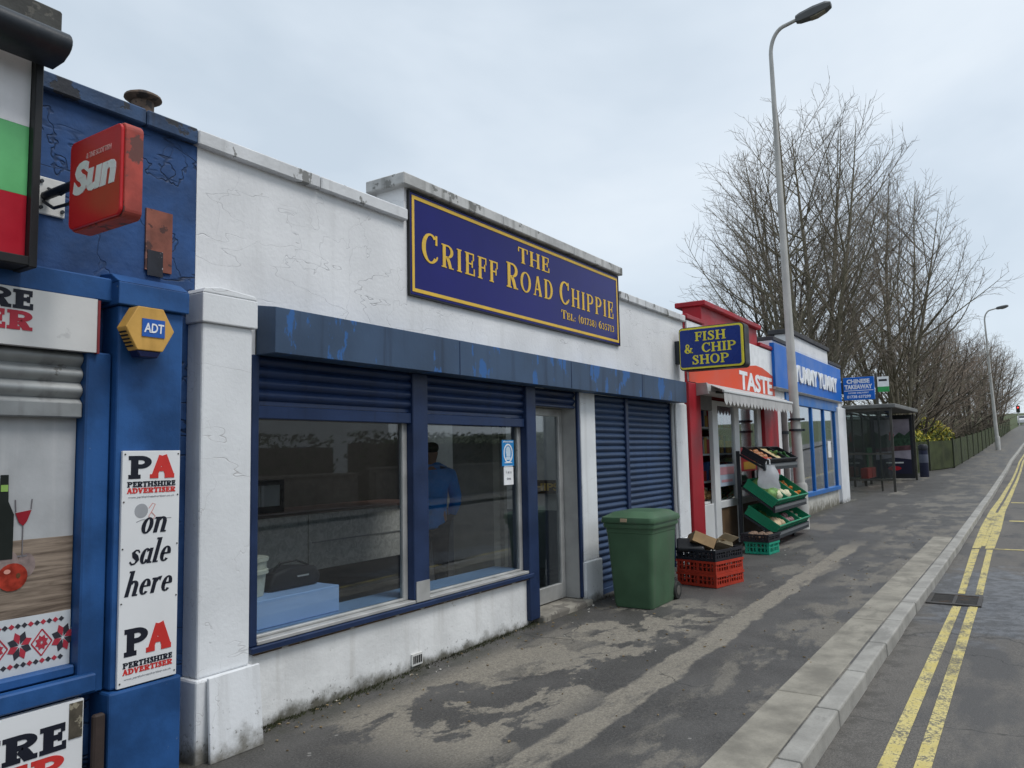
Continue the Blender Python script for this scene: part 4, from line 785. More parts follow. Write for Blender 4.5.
# blade sign FISH & CHIP SHOP
fs=thing('fish_and_chip_sign','dark blue blade sign with yellow border reading FISH AND CHIP SHOP','sign',(10.1,3.4,2.95))
MB().prism(rrect(2.90,3.80,2.675,3.265,.055),'yz',10.02,10.24).build('casing',M_black,fs,bevel=.01,seg=2); M_yelv=plain('sign_yellow',(.72,.62,.05),.4)
MB().prism(rrect(2.915,3.785,2.69,3.25,.05),'yz',10.0,10.0195).build('border',M_yelv,fs); MB().prism(rrect(2.945,3.775,2.715,3.225,.03),'yz',9.995,9.9995).build('face',paint('sign_navy_face',(.008,.030,.20),.3,.08,2,bump=.01),fs)
lt=MB()
put(lt,serif('FISH','clar',.09,1.1),3.35,3.062,.125,0,.42,'b',.003,'c',9.995); lt.build('lettering',M_yelv,fs); lt=MB(); put(lt,serif('&','clar',.1,1.1),3.715,2.905,.125,0,None,'b',.003,'l',9.995); put(lt,serif('CHIP','clar',.09,1.1),3.24,2.905,.125,0,.46,'b',.003,'c',9.995); lt.build('lettering',M_yelv,fs); lt=MB(); put(lt,serif('SHOP','clar',.09,1.1),3.36,2.748,.125,0,.50,'b',.003,'c',9.995); lt.build('lettering',M_yelv,fs)
MB().box(10.06,10.16,3.80,WP-.001,2.78,3.10).build('bracket',M_dkgrey,fs,bevel=.006)
# CHINESE TAKEAWAY blade
cs=thing('takeaway_blade_sign','small blue projecting sign for the Chinese takeaway beyond the fascia','sign',(22.0,3.45,3.1))
MB().box(21.98,22.08,3.05,3.80,2.83,3.43).build('panel',M_byel,cs,bevel=.006); MB().box(22.0,22.06,3.80,WP-.001,3.0,3.3).build('bracket',M_dkgrey,cs)
lt=MB(); put(lt,sans('CHINESE',1,0,.05),3.43,3.265,.115,0,.56,'b',.003,'c',21.98); lt.build('lettering',M_whitev,cs); lt=MB(); put(lt,sans('TAKEAWAY',1,0,.05),3.43,3.115,.12,0,.68,'b',.003,'c',21.98); lt.build('lettering',M_whitev,cs); lt=MB(); lt.add([(21.976,3.78,3.068),(21.976,3.07,3.068),(21.976,3.07,3.086),(21.976,3.78,3.086)],[(0,1,2,3)]); lt.build('rule_line',M_whitev,cs); lt=MB(); put(lt,sans('HOME DELIVERY',1,0,.03),3.43,2.995,.04,0,.5,'b',.003,'c',21.98); lt.build('lettering',M_whitev,cs); lt=MB(); put(lt,sans('01738 637299',1,0,.03),3.43,2.875,.08,0,.58,'b',.003,'c',21.98); lt.build('lettering',M_whitev,cs)

# ================================================================== STREET FURNITURE
M_binG=paint('bin_green_plastic',(.058,.120,.066),.5,.14,3,streak=((.10,.12,.09),.35),chips=((.15,.19,.14),9,.70,.45),bump=.08)
zb=gz(7.5)
wb=thing('wheelie_bin','green plastic wheelie bin standing in front of the navy door shutters','bin',(7.58,3.4,zb))
def ring(x0,x1,y0,y1,z,r=.045,n=4):
    o=[]
    for cx,cy,a0 in ((x1-r,y1-r,0),(x0+r,y1-r,90),(x0+r,y0+r,180),(x1-r,y0+r,270)):
        for k in range(n+1): a=R_(a0+90*k/n); o.append((cx+r*math.cos(a),cy+r*math.sin(a),z))
    return o
def loft(mb,rings,caps=True):
    n=len(rings[0]); vs=[v for r in rings for v in r]; fs=[]
    for i in range(len(rings)-1):
        for k in range(n): fs.append((i*n+k,i*n+(k+1)%n,(i+1)*n+(k+1)%n,(i+1)*n+k))
    if caps: fs+= [tuple(range(n-1,-1,-1)),tuple(range((len(rings)-1)*n,len(rings)*n))]
    return mb.add(vs,fs)
b=loft(MB(),[ring(7.230,7.830,3.130,3.530,zb+.004),ring(7.220,7.845,3.120,3.540,zb+.05),ring(7.190,7.850,3.090,3.590,zb+.74),ring(7.185,7.855,3.085,3.595,zb+.745),ring(7.180,7.860,3.080,3.600,zb+.82)])
bo=b.build('body',M_binG,wb,smooth=True)
rb=MB(); loft(rb,[ring(7.165,7.875,3.065,3.615,zb+.795,.05),ring(7.160,7.880,3.060,3.620,zb+.82,.05),ring(7.165,7.875,3.065,3.615,zb+.842,.05)]); rb.build('rim',M_binG,bo,smooth=True)
l=MB(); loft(l,[ring(7.147,7.895,3.050,3.630,zb+.846,.05),ring(7.142,7.900,3.045,3.635,zb+.865,.05),ring(7.150,7.890,3.053,3.627,zb+.90,.05),ring(7.185,7.870,3.075,3.605,zb+.912,.06),ring(7.255,7.840,3.125,3.555,zb+.945,.07),ring(7.305,7.810,3.165,3.515,zb+.952,.08)])
lo=l.build('lid',M_binG,wb,smooth=True); h_=MB(); h_.tube([(7.90,3.13,zb+.87),(7.97,3.14,zb+.85),(7.97,3.61,zb+.85),(7.90,3.62,zb+.87)],.016,8); h_.build('handle',M_binG,lo,smooth=True); st=MB(); st.box(7.139,7.149,3.33,3.40,zb+.858,zb+.892); st.build('sticker',plain('sticker_tan',(.45,.33,.22),.6),lo)
for y in (3.125,3.57):
    wl=MB(); wl.lathe([(.04,-.028),(.088,-.026),(.096,-.012),(.096,.012),(.088,.026),(.04,.028)],(7.875,y,zb+.096),20,'y'); wo=wl.build('wheel',plain('tyre_black',(.022,.022,.021),.7),wb,smooth=True); MB().lathe([(.038,-.031),(.05,-.030),(.05,.030),(.038,.031)],(7.875,y,zb+.096),14,'y').build('hub',plain('hub_grey',(.10,.095,.085),.6),wo)
MB().tube([(7.875,3.10,zb+.096),(7.875,3.59,zb+.096)],.011,8).build('axle',M_iron,wb)
# lamp posts
M_post=paint('galvanised_post',(.45,.445,.425),.6,.12,2,streak=((.18,.17,.155),.6),bump=.1)
def lamp(label,x,y,H,lean,r0,arm,s=1.,group=None):
    z0=gz(x); t=thing('street_lamp',label,'street lamp',(x,y,z0))
    pts=[];rad=[]; n=10
    for i in range(n+1): f=i/n; pts.append((x+lean[0]*f,y+lean[1]*f,z0+H*f)); rad.append(r0*(1-.62*f))
    cx,cy,cz=pts[-1]
    for k in range(1,9):
        a=R_(82*k/8); pts.append((cx,cy-arm*.50*(1-math.cos(a)),cz+arm*.85*math.sin(a))); rad.append(r0*.36)
    ex,ey,ez=pts[-1]; pts.append((ex,ey-arm*.5,ez+arm*.10)); rad.append(r0*.33)
    MB().tube(pts,rad,14).build('post',M_post,t,smooth=True)
    MB().lathe([(r0*1.22,0),(r0*1.22,.9*s),(r0*1.05,.96*s)],(x,y,z0-.02),14).build('base_sleeve',M_post,t,smooth=True)
    hx,hy,hz=pts[-1]; L=.72*s
    def hr(f,w,hu,hd): yy=hy+.06*s-L*f; zz=hz+L*f*.13; return [(hx-w,yy,zz+hu*.2),(hx-w*.7,yy,zz+hu),(hx+w*.7,yy,zz+hu),(hx+w,yy,zz+hu*.2),(hx+w*.75,yy,zz-hd),(hx-w*.75,yy,zz-hd)]
    h=loft(MB(),[hr(0,.09*s,.06*s,.07*s),hr(.12,.11*s,.08*s,.10*s),hr(.5,.15*s,.09*s,.12*s),hr(.85,.14*s,.08*s,.09*s),hr(1,.09*s,.04*s,.05*s)]).build('lantern',plain('lantern_grey',(.11,.115,.12),.5),t,bevel=.006)
    loft(MB(),[hr(.42,.105*s,-.10*s,.135*s),hr(.6,.11*s,-.10*s,.14*s),hr(.84,.10*s,-.07*s,.105*s)]).build('lens',plain('lens_amber',(.22,.20,.15),.3),h)
    return t
la=lamp('tall grey street lamp rising behind the vegetable rack in front of the takeaway',15.0,3.44,9.20,(0,.12),.104,.60,.9)
cl=MB()
for z in (1.93,2.13): cl.lathe([(.128,-.02),(.128,.02)],(15,3.465,z),14); cl.box(14.98,15.02,3.30,3.36,z-.02,z+.02); cl.box(15.10,15.2,3.45,3.48,z-.015,z+.015)
cl.build('clamp',M_dkgrey,la)
lamp('slender leaning street lamp beside the railings beyond the bus shelter',62,1.15,8.9,(0,.22),.13,.85)
# bus shelter
M_shel=paint('shelter_brown_frame',(.050,.047,.040),.5,.2,3,streak=((.12,.12,.10),.4)); M_sglass=M_glassd
zs=gz(26); bsx0,bsx1=25.85,31.85; yb_,yf_=4.62,3.18
bs=thing('bus_shelter','brown framed glass bus shelter with a lit poster panel at its far end','bus shelter',(28.85,3.9,zs))
rf=MB(); loft(rf,[[(x,y,z) for x,y,z in ((bsx0-.1,yf_-.16,zs+2.53),(bsx1+.15,yf_-.16,zs+2.53+.05),(bsx1+.15,yb_+.1,zs+2.53+.05),(bsx0-.1,yb_+.1,zs+2.53))],[(bsx0-.1,yf_-.16,zs+2.66),(bsx1+.15,yf_-.16,zs+2.72),(bsx1+.15,yb_+.1,zs+2.72),(bsx0-.1,yb_+.1,zs+2.66)]]); rf.build('roof',paint('shelter_roof',(.13,.13,.125),.6,.2,3),bs,bevel=.03,seg=3)
for x in (bsx0,27.85,29.85,bsx1):
    MB().box(x-.035,x+.035,yb_-.035,yb_+.035,gz(x)-.05,zs+2.53).build('post',M_shel,bs,bevel=.006)
    if x in(bsx0,bsx1): MB().box(x-.035,x+.035,yf_-.035,yf_+.035,gz(x)-.05,zs+2.53).build('post',M_shel,bs,bevel=.006)
for z in (.33,1.12,2.45):
    MB().box(bsx0-.025,bsx0+.025,yf_+.036,yb_-.036,zs+z,zs+z+.055).build('rail',M_shel,bs)
    MB().box(bsx0+.036,bsx1-.1,yb_-.024,yb_+.024,zs+z,zs+z+.055).build('rail',M_shel,bs)
for a,b in ((.386,1.119),(1.176,2.449)):
    MB().box(bsx0-.006,bsx0+.006,yf_+.036,yb_-.036,zs+a,zs+b).build('pane',M_sglass,bs)
    for x in (bsx0,27.85,29.85): MB().box(x+.036,x+1.964,yb_-.006,yb_+.006,zs+a,zs+b).build('pane',M_sglass,bs)
ad=MB().box(bsx1-.09,bsx1+.09,yf_+.04,yb_-.04,zs+.18,zs+2.52).build('poster_case',plain('case_dark',(.020,.022,.028),.4),bs,bevel=.008)
X=bsx1-.092
po=MB().add([(X,yf_+.13,zs+.35),(X,yb_-.13,zs+.35),(X,yb_-.13,zs+2.36),(X,yf_+.13,zs+2.36)],[(0,1,2,3)]).build('poster',paint('poster_dusk',(.34,.30,.36),.5,.35,1.6),ad)
yy=lambda f: yb_-.13-(yb_-yf_-.26)*f
zz=lambda f: zs+.35+2.01*f
def pp(name,pts,m,d): MB().prism([(yy(a),zz(b)) for a,b in pts],'yz',X-d,X-d+.001).build(name,m,ad)
pp('poster_trees',[(0,.45),(.3,.42),(.6,.5),(1,.48),(1,.78),(.85,.70),(.7,.76),(.5,.66),(.35,.74),(.2,.70),(0,.78)],paint('poster_green',(.04,.08,.05),.5,.5,9),.002)
pp('poster_bank',[(0,.40),(1,.43),(1,.52),(.5,.50),(0,.46)],plain('poster_mauve',(.13,.06,.07),.5,var=.4),.003)
pp('poster_figure',[(.40,.62),(.52,.60),(.55,.72),(.48,.80),(.42,.76)],plain('poster_redcoat',(.42,.02,.02),.5),.0035)
pp('poster_foot',[(0,.0),(1,.0),(1,.26),(.5,.30),(0,.25)],plain('poster_navy',(.02,.02,.05),.5),.0025)
pp('poster_badge',[(.5+.19*math.cos(2*math.pi*i/16)+.02,.10+.04*math.sin(2*math.pi*i/16)) for i in range(16)],plain('poster_badge_red',(.55,.02,.04),.5),.004)
pp('poster_line',[(.28,.19),(.78,.19),(.78,.215),(.28,.215)],M_whitev,.004)
sm=thing('timetable_poster','green notice board with coloured panels on the back glass of the shelter','notice board',(30.6,4.45,zs+1))
MB().box(30.1,31.2,4.53,4.56,zs+.5,zs+1.34).build('panel',plain('board_green',(.03,.16,.05),.5),sm); MB().box(30.3,31.0,4.524,4.529,zs+.66,zs+1.05).build('leaflet',paint('leaflet_mix',(.22,.17,.12),.5,.7,14),sm)
st=thing('shelter_bench','red perch seat on grey legs inside the bus shelter','bench',(28.6,4.35,zs))
MB().box(27.95,28.75,4.22,4.45,zs+.30,zs+.66).build('seat',plain('perch_red',(.50,.035,.018),.4),st,bevel=.03,seg=2); MB().box(28.83,29.65,4.22,4.45,zs+.30,zs+.66).build('seat',plain('perch_red_b',(.34,.03,.018),.4),st,bevel=.03,seg=2)
for x in (28.2,29.3): MB().box(x,x+.08,4.30,4.38,gz(x),zs+.301).build('leg',M_shel,st)
bf=thing('bus_stop_flag','white and green bus stop flag on a pole beside the shelter','bus stop',(26.1,3.62,zs))
MB().tube([(26.1,3.56,zs-.02),(26.1,3.56,3.85)],.03,8).build('pole',M_shel,bf); MB().box(26.085,26.115,3.20,3.52,3.43,3.74).build('flag',M_whitev,bf); MB().box(26.08,26.12,3.20,3.52,3.27,3.428).build('flag_foot',plain('flag_foot_green',(.03,.30,.08),.4),bf); MB().box(26.079,26.0845,3.25,3.48,3.60,3.66).build('printed_band',M_inkk,bf)
# litter bin
zl=gz(33.8); lb=thing('litter_bin','slim dark blue litter bin with a pale band beside the shelter','litter bin',(33.8,3.1,zl))
MB().lathe([(.15,0),(.16,.02),(.16,1.02),(.15,1.03)],(33.8,3.1,zl),16).build('drum',plain('litter_navy',(.022,.026,.055),.5),lb,smooth=True); MB().lathe([(.165,1.03),(.17,1.06),(.17,1.20),(.12,1.26),(.0,1.27)],(33.8,3.1,zl),16).build('hood',plain('litter_black',(.02,.022,.03),.5),lb,smooth=True); MB().lathe([(.163,.55),(.164,.56),(.164,.86),(.163,.87)],(33.8,3.1,zl),16).build('band',plain('litter_band',(.10,.11,.15),.5),lb,smooth=True)
# fence
M_fence=paint('mossy_fence',(.058,.070,.030),.8,.35,1.5,streak=((.10,.10,.055),.6),bump=.4); M_fpost=paint('fence_post',(.036,.040,.024),.8,.25,2)
def fence(label,pts,step=2.6,hh=1.33):
    t=thing('railing_fence',label,'fence',(pts[0][0],pts[0][1],gz(pts[0][0])))
    for i in range(len(pts)-1):
        a=Vector((*pts[i],0)); b=Vector((*pts[i+1],0)); L=(b-a).length; d=(b-a)/L; nrm=Vector((d.y,-d.x,0)); nb=max(1,round(L/step))
        pk=MB(); rl=MB(); q=0.06
        while q<L:
            p=a+d*q; z=gz(p.x); pk.obox(p+Vector((0,0,z+hh*.5)),d,nrm,Vector((0,0,1)),.040,.012,hh*.47); q+=.115
        n=max(1,int(L/4))
        for k in range(n):
            p0=a+d*(L*k/n); p1=a+d*(L*(k+1)/n)
            for zz in (.2,hh-.12): rl.hexa([(p0.x,p0.y+.013,gz(p0.x)+zz),(p1.x,p1.y+.013,gz(p1.x)+zz),(p1.x,p1.y+.05,gz(p1.x)+zz),(p0.x,p0.y+.05,gz(p0.x)+zz)],[(p0.x,p0.y+.013,gz(p0.x)+zz+.06),(p1.x,p1.y+.013,gz(p1.x)+zz+.06),(p1.x,p1.y+.05,gz(p1.x)+zz+.06),(p0.x,p0.y+.05,gz(p0.x)+zz+.06)])
        pk.build('slat_panel',M_fence,t); rl.build('rail',M_fpost,t)
        for k in range(nb+(1 if i==len(pts)-2 else 0)):
            p=a+d*(L*k/nb); po=MB(); z=gz(p.x); po.box(p.x-.06,p.x+.06,p.y-.05,p.y+.07,z-.1,z+hh+.06); po.build('post',M_fpost,t,bevel=.01)
fence('mossy green slatted fence running from behind the bus shelter to the corner post',[(34.2,4.95),(38.45,3.31),(40.95,2.54)])
fence('long mossy slatted fence climbing the hill beside the far pavement',[(41.0,2.54),(65.5,1.96),(114,.73)],4.0)

# ================================================================== CRATES, RACK, PRODUCE
def crate_mesh(w,d,h,mat,solid=False):
    m=MB(); t=.014; hw,hd=w/2,d/2
    m.box(-hw,hw,-hd,hd,0,.012)
    for z0,z1 in ((0.012,.032),(h*.50,h*.58),(h-.026,h)):
        m.box(-hw,hw,-hd,-hd+t,z0,z1); m.box(-hw,hw,hd-t,hd,z0,z1); m.box(-hw,-hw+t,-hd+t,hd-t,z0,z1); m.box(hw-t,hw,-hd+t,hd-t,z0,z1)
    m.box(-hw-.008,hw+.008,-hd-.008,-hd-.0005,h-.03,h-.002); m.box(-hw-.008,hw+.008,hd+.0005,hd+.008,h-.03,h-.002)
    if solid:
        for y in (-hd+.005,hd-.009): m.box(-hw+.003,hw-.003,y,y+.004,.012,h-.01)
        for x in (-hw+.005,hw-.009): m.box(x,x+.004,-hd+.01,hd-.01,.012,h-.01)
    nx=max(4,int(w/.052)); ny=max(3,int(d/.052))
    for i in range(nx+1):
        x=-hw+.002+(w-.024)*i/nx; wd=.034 if i in(0,nx,nx//2) else .017
        if i==nx: x-=.014
        for y0,y1 in ((-hd+.001,-hd+t-.001),(hd-t+.001,hd-.001)): m.box(x,x+wd,y0,y1,.03,h-.02)
    for i in range(ny+1):
        y=-hd+.002+(d-.024)*i/ny; wd=.034 if i in(0,ny,ny//2) else .017
        if i==ny: y-=.014
        for x0,x1 in ((-hw+.001,-hw+t-.001),(hw-t+.001,hw-.001)): m.box(x0,x1,y,y+wd,.03,h-.02)
    return m
M_cred=paint('red_crate',(.38,.035,.016),.5,.15,5,streak=((.12,.02,.015),.5)); M_cblk=paint('black_crate',(.016,.017,.022),.5,.2,6); M_cgrn=paint('green_crate',(.008,.21,.105),.45,.12,5); M_ctur=paint('turquoise_crate',(.012,.30,.19),.45,.1,5)
def place(o,loc,tilt=0,rz=0): o.location=loc; o.rotation_euler=(tilt,0,rz); return o
M_card=paint('brown_cardboard',(.36,.235,.12),.8,.15,6,bump=.1)
# stack of crates beside the bin: pushed corner to corner
ang=math.atan2(-.13,.58); zc=gz(8.9)+.003; cx,cy=8.57+.29+.075,2.93-.065+.25
CL,CW=.60,.515
for k,(lab,m,h) in enumerate((('bottom red plastic crate of the stack beside the green bin',M_cred,.142),('second red plastic crate with a white label, on the bottom red crate',M_cred,.142),('black plastic crate of folded cardboard on top of the red crates',M_cblk,.125))):
    z=zc+(0,.144,.288)[k]
    o=tag(crate_mesh(CL,CW,h,m).build('crate',m),lab,'crate','crates stacked beside the bin'); place(o,(cx,cy,z),0,ang)
    if k==1:
        lm=MB(); lm.box(-CL/2-.012,-CL/2-.009,.02,.11,.05,.115); l_=lm.build('label',M_whitev,o)
def tilted_box(name,label,cat,mat,dims,loc,rot):
    m=MB(); w,d,h=dims; t=.006
    m.box(-w/2,w/2,-d/2,d/2,0,t); m.box(-w/2,w/2,-d/2,-d/2+t,t,h); m.box(-w/2,w/2,d/2-t,d/2,t,h); m.box(-w/2,-w/2+t,-d/2+t,d/2-t,t,h); m.box(w/2-t,w/2,-d/2+t,d/2-t,t,h)
    m.hexa([(-w/2,-d/2,h),(w/2,-d/2,h),(w/2,-d/2+t,h),(-w/2,-d/2+t,h)],[(-w/2,-d/2-.10,h+.03),(w/2,-d/2-.10,h+.03),(w/2,-d/2-.10+t,h+.035),(-w/2,-d/2-.10+t,h+.035)])
    o=m.build(name,mat); tag(o,label,cat); o.location=loc; o.rotation_euler=rot; return o
tilted_box('cardboard_box','open brown cardboard box tipped over in the black crate','box',M_card,(.34,.26,.12),(cx-.06,cy+.10,zc+.42),(R_(24),R_(14),R_(35)))
tilted_box('cardboard_tray','flattened pale cardboard tray lying across the front of the black crate','tray',paint('pale_cardboard',(.50,.40,.26),.8,.1,6),(.26,.20,.05),(cx+.06,cy-.10,zc+.415),(R_(-20),R_(16),R_(-20)))
tilted_box('cardboard_punnet','small pale cardboard punnet wedged upright behind the paper in the crate','punnet',paint('grey_card',(.42,.36,.28),.8,.1,6),(.18,.14,.07),(cx+.10,cy+.15,zc+.44),(R_(50),R_(-12),R_(15)))
nm=MB(); 
for i in range(5): nm.obox((cx+.17,cy-.06+.01*i,zc+.455+.006*i),Vector((.9,.2,-.35+.04*i)).normalized(),Vector((-.2,.97,.1)).normalized(),Vector((.3,-.05,.95)).normalized(),.13-.01*i,.09,.002)
tag(nm.build('crumpled_paper',paint('white_paper',(.62,.62,.62),.7,.1,14)),'crumpled white paper sheets stuffed in the far side of the black crate','paper')
bm_=MB(); bm_.obox((cx-.16,cy+.17,zc+.44),Vector((.8,.3,.4)).normalized(),Vector((-.3,.95,0)).normalized(),Vector((-.38,-.1,.9)).normalized(),.12,.16,.035); tag(bm_.build('black_bag_of_waste',M_black,bevel=.03,seg=3,smooth=True),'black sack of waste lying behind the cardboard in the crate','sack')
# green crate with dark tray in front of the rack
z=gz(11.6)
o=tag(crate_mesh(.40,.36,.17,M_ctur).build('crate',M_ctur),'turquoise green crate on the pavement in front of the vegetable rack','crate','crates beside the rack'); place(o,(11.62,3.25,z+.004),0,R_(-6))
o=tag(crate_mesh(.46,.42,.11,M_cblk).build('crate',M_cblk),'black crate resting on the turquoise crate by the rack','crate','crates beside the rack'); place(o,(11.62,3.27,z+.178),0,R_(-6))
# rack
RX0,RX1=12.28,14.36
rk=thing('vegetable_rack','black three tier vegetable rack on castors outside the grocery','display rack',(13.4,3.5,gz(13.4)))
zr=gz(13.3); M_rack=paint('rack_black_steel',(.020,.024,.030),.5,.2,5)
for x in (RX0+.02,RX1-.02):
    MB().box(x-.025,x+.025,3.73,3.78,zr+.16,zr+1.48).build('upright',M_rack,rk,bevel=.004)
    MB().box(x-.025,x+.025,3.30,3.729,zr+.12,zr+.17).build('base_rail',M_rack,rk,bevel=.004)
MB().box(RX0+.046,RX1-.046,3.735,3.775,zr+.9,zr+.94).build('cross_bar',M_rack,rk)
TIERS=[(3.22,.185,3.70,.50),(3.24,.585,3.70,.92),(3.36,1.235,3.72,1.445)]
for yf,zf_,yb,zb_ in TIERS:
    sm=MB(); 
    for x in (RX0+.0,RX0+(RX1-RX0)/3-.02,RX0+(RX1-RX0)*2/3-.02,RX1-.04): sm.hexa([(x,yf,zr+zf_-.05),(x+.04,yf,zr+zf_-.05),(x+.04,yb,zr+zb_-.05),(x,yb,zr+zb_-.05)],[(x,yf,zr+zf_-.012),(x+.04,yf,zr+zf_-.012),(x+.04,yb,zr+zb_-.012),(x,yb,zr+zb_-.012)])
    sm.box(RX0-.02,RX1+.02,yf-.035,yf-.004,zr+zf_-.07,zr+zf_+.035); sm.build('shelf',M_rack,rk)
    MB().box(RX0-.015,RX1+.015,yf-.041,yf-.0355,zr+zf_-.02,zr+zf_+.02).build('price_rail',plain('price_rail_grey',(.13,.14,.15),.35),rk)
for x in (RX0+.5,RX1-.45):
    for y in (3.34,3.70):
        cm=MB(); cm.lathe([(.03,-.02),(.05,-.018),(.05,.018),(.03,.02)],(x,y,zr+.05),14,'y'); cm.box(x-.02,x+.02,y-.024,y-.021,zr+.05,zr+.122); cm.box(x-.02,x+.02,y+.021,y+.024,zr+.05,zr+.122); cm.build('castor',M_black,rk)
cw_=(RX1-RX0)/3-.012
crates=[]
names=[('green','lower'),('green','middle'),('black','top')]
for ti,(yf,zf_,yb,zb_) in enumerate(TIERS):
    tilt=math.atan2(zb_-zf_,yb-yf); L=math.hypot(zb_-zf_,yb-yf)
    col,tn=names[ti]; mt=M_cgrn if col=='green' else M_cblk; pm=None
    for k in range(3):
        x=RX0+(RX1-RX0)*(k+.5)/3; end=('nearest the camera','in the centre','furthest from the camera')[k]
        lab='%s plastic crate of vegetables on the %s tier of the rack, %s'%(col,tn,end)
        if pm is None: o=crate_mesh(cw_,L-.02,.15 if ti<2 else .12,mt,True).build('crate',mt); pm=o
        else: o=pm.copy(); COL.objects.link(o)
        tag(o,lab,'crate','vegetable crates on the rack'); place(o,(x,(yf+yb)/2,zr+(zf_+zb_)/2),tilt,0); crates.append((ti,k,o,L,tilt))
# produce prototypes
def lump(name,mat,r,sx=1,sy=1,sz=1,nu=8,jit=.08,seed=1):
    rq=random.Random(seed); m=MB(); bm=bmesh.new(); bmesh.ops.create_icosphere(bm,subdivisions=2,radius=r)
    for v in bm.verts: v.co*=1+rq.uniform(-jit,jit); v.co.x*=sx; v.co.y*=sy; v.co.z*=sz
    m.add([v.co.copy() for v in bm.verts],[tuple(v.index for v in f.verts) for f in bm.faces]); bm.free()
    return m.build(name,mat,smooth='full')
PR={}
def produce(kindname,mat,label,cat,group,spots,r,**kw):
    pr=None
    for (ti,k,u,v) in spots:
        t_,k_,o,L,tilt=[c for c in crates if c[0]==ti and c[1]==k][0]
        if pr is None: q=lump(kindname,mat,r,**kw); pr=q
        else: q=pr.copy(); COL.objects.link(q)
        tag(q,label,cat,group)
        hh=r*kw.get('sz',1)+.014
        c=Vector((o.location)); d=Vector((0,math.cos(tilt),math.sin(tilt))); n=Vector((0,-math.sin(tilt),math.cos(tilt)))
        q.location=c+Vector((1,0,0))*(u*cw_*.42)+d*(v*L*.40)+n*hh; q.rotation_euler=(tilt,0,rg.uniform(0,3) if kw.get('sx',1)<1.5 else rg.uniform(-.15,.15)+kw.get('rz0',0))
def grid(ti,k,nu,nv,u0=-1,u1=1,v0=-1,v1=1,p=1.):
    return [(ti,k,u0+(u1-u0)*(i+.5)/nu+rg.uniform(-.05,.05),v0+(v1-v0)*(j+.5)/nv+rg.uniform(-.05,.05)) for i in range(nu) for j in range(nv) if rg.random()<p]
produce('onion',paint('onion_skin',(.36,.15,.06),.4,.3,20),'brown red onion in the top black crate nearest the camera','onion','onions in the top crate',grid(2,0,5,4,p=.9),.045)
produce('potato',paint('pale_potato',(.55,.42,.22),.6,.2,15),'pale potato in the centre black crate on the top tier','potato','potatoes in the top crate',grid(2,1,5,4,-1,.1,p=.9),.05,sx=1.2)
produce('leek',paint('leek_green',(.11,.22,.07),.5,.6,5),'long green leek lying in the centre black crate on the top tier','leek','leeks in the top crate',[(2,1,.25+.13*i,.0) for i in range(6)],.035,sy=5.5,jit=.03)
produce('cucumber',paint('cucumber_green',(.03,.11,.03),.4,.2,12),'dark green cucumber in the furthest black crate on the top tier','cucumber','cucumbers in the top crate',[(2,2,-.8+.2*i,-.1) for i in range(9)],.035,sy=4.5,jit=.03)
produce('cauliflower',paint('cauliflower_white',(.60,.58,.40),.7,.15,40),'round pale cauliflower at the front of the centre crate on the middle tier','cauliflower','cauliflowers on the middle tier',[(1,0,.55,-.62),(1,1,-.75,-.55),(1,1,-.2,-.7)],.085,jit=.12)
produce('parsnip',paint('parsnip_cream',(.58,.50,.33),.6,.15,18),'cream parsnip in the centre green crate on the middle tier','parsnip','parsnips on the middle tier',grid(1,1,5,3,-.8,1,-1,.9),.035,sy=2.6)
produce('carrot',paint('carrot_orange',(.58,.20,.03),.5,.2,14),'orange carrot in the furthest green crate on the middle tier','carrot','carrots on the middle tier',grid(1,2,6,3),.034,sy=2.6)
produce('pepper',paint('pepper_red',(.42,.03,.02),.3,.3,12),'red pepper in the top black crate nearest the camera','pepper','peppers in the top crate',[(2,0,-.75+.3*i,-.85+.1*(i%2)) for i in range(5)],.05,sz=.9)
produce('cabbage',paint('cabbage_green',(.16,.30,.09),.6,.35,16),'round green cabbage at the back of the nearest middle crate','cabbage','cabbages on the middle tier',[(1,0,-.5,.1),(1,0,.0,.3),(1,0,.5,.15),(1,0,-.1,-.35),(1,0,.55,-.2),(1,0,-.6,-.5),(1,0,-.55,.65),(1,0,.05,.75),(1,0,.6,.7)],.095,jit=.1)
produce('swede',paint('swede_purple',(.30,.16,.17),.6,.5,7),'purple brown swede in the centre crate on the lower tier','swede','swedes on the lower tier',grid(0,1,4,2,-.9,.9,-.95,.0,p=.85),.055)
produce('turnip',paint('turnip_pale',(.55,.42,.26),.6,.3,9),'round pale turnip in the nearest green crate on the lower tier','turnip','turnips on the lower tier',[(0,0,.35,-.45),(0,0,.62,-.6),(0,0,.1,-.72),(0,0,.75,-.8),(0,0,-.3,-.6),(0,0,-.6,-.75),(0,0,.0,-.35),(0,0,-.2,-.85)],.062)
produce('sprout',paint('sprout_green',(.13,.24,.06),.5,.3,16),'small green sprout in the centre crate on the lower tier','sprout','sprouts on the lower tier',grid(0,1,7,5,p=.75)+grid(0,0,8,7,-1,.95,-.4,.95,p=.8),.028)
produce('mushroom',paint('mushroom_beige',(.45,.38,.28),.7,.2,16),'pale beige mushroom in the furthest crate on the lower tier','mushroom','mushrooms on the lower tier',grid(0,2,7,5,p=.85),.034,sz=.7)
pr=None
for i in range(9):
    q=lump('beetroot',paint('dusty_beetroot',(.20,.13,.09),.7,.4,14),.05) if pr is None else pr.copy()
    if pr is None: pr=q
    else: COL.objects.link(q)
    tag(q,'dusty brown beetroot in the black crate on the turquoise crate','beetroot','beetroots in the black crate'); q.location=(11.5+.12*(i%3)+rg.uniform(-.02,.02),3.16+.11*(i//3),gz(11.6)+.178+.066+rg.uniform(0,.02))
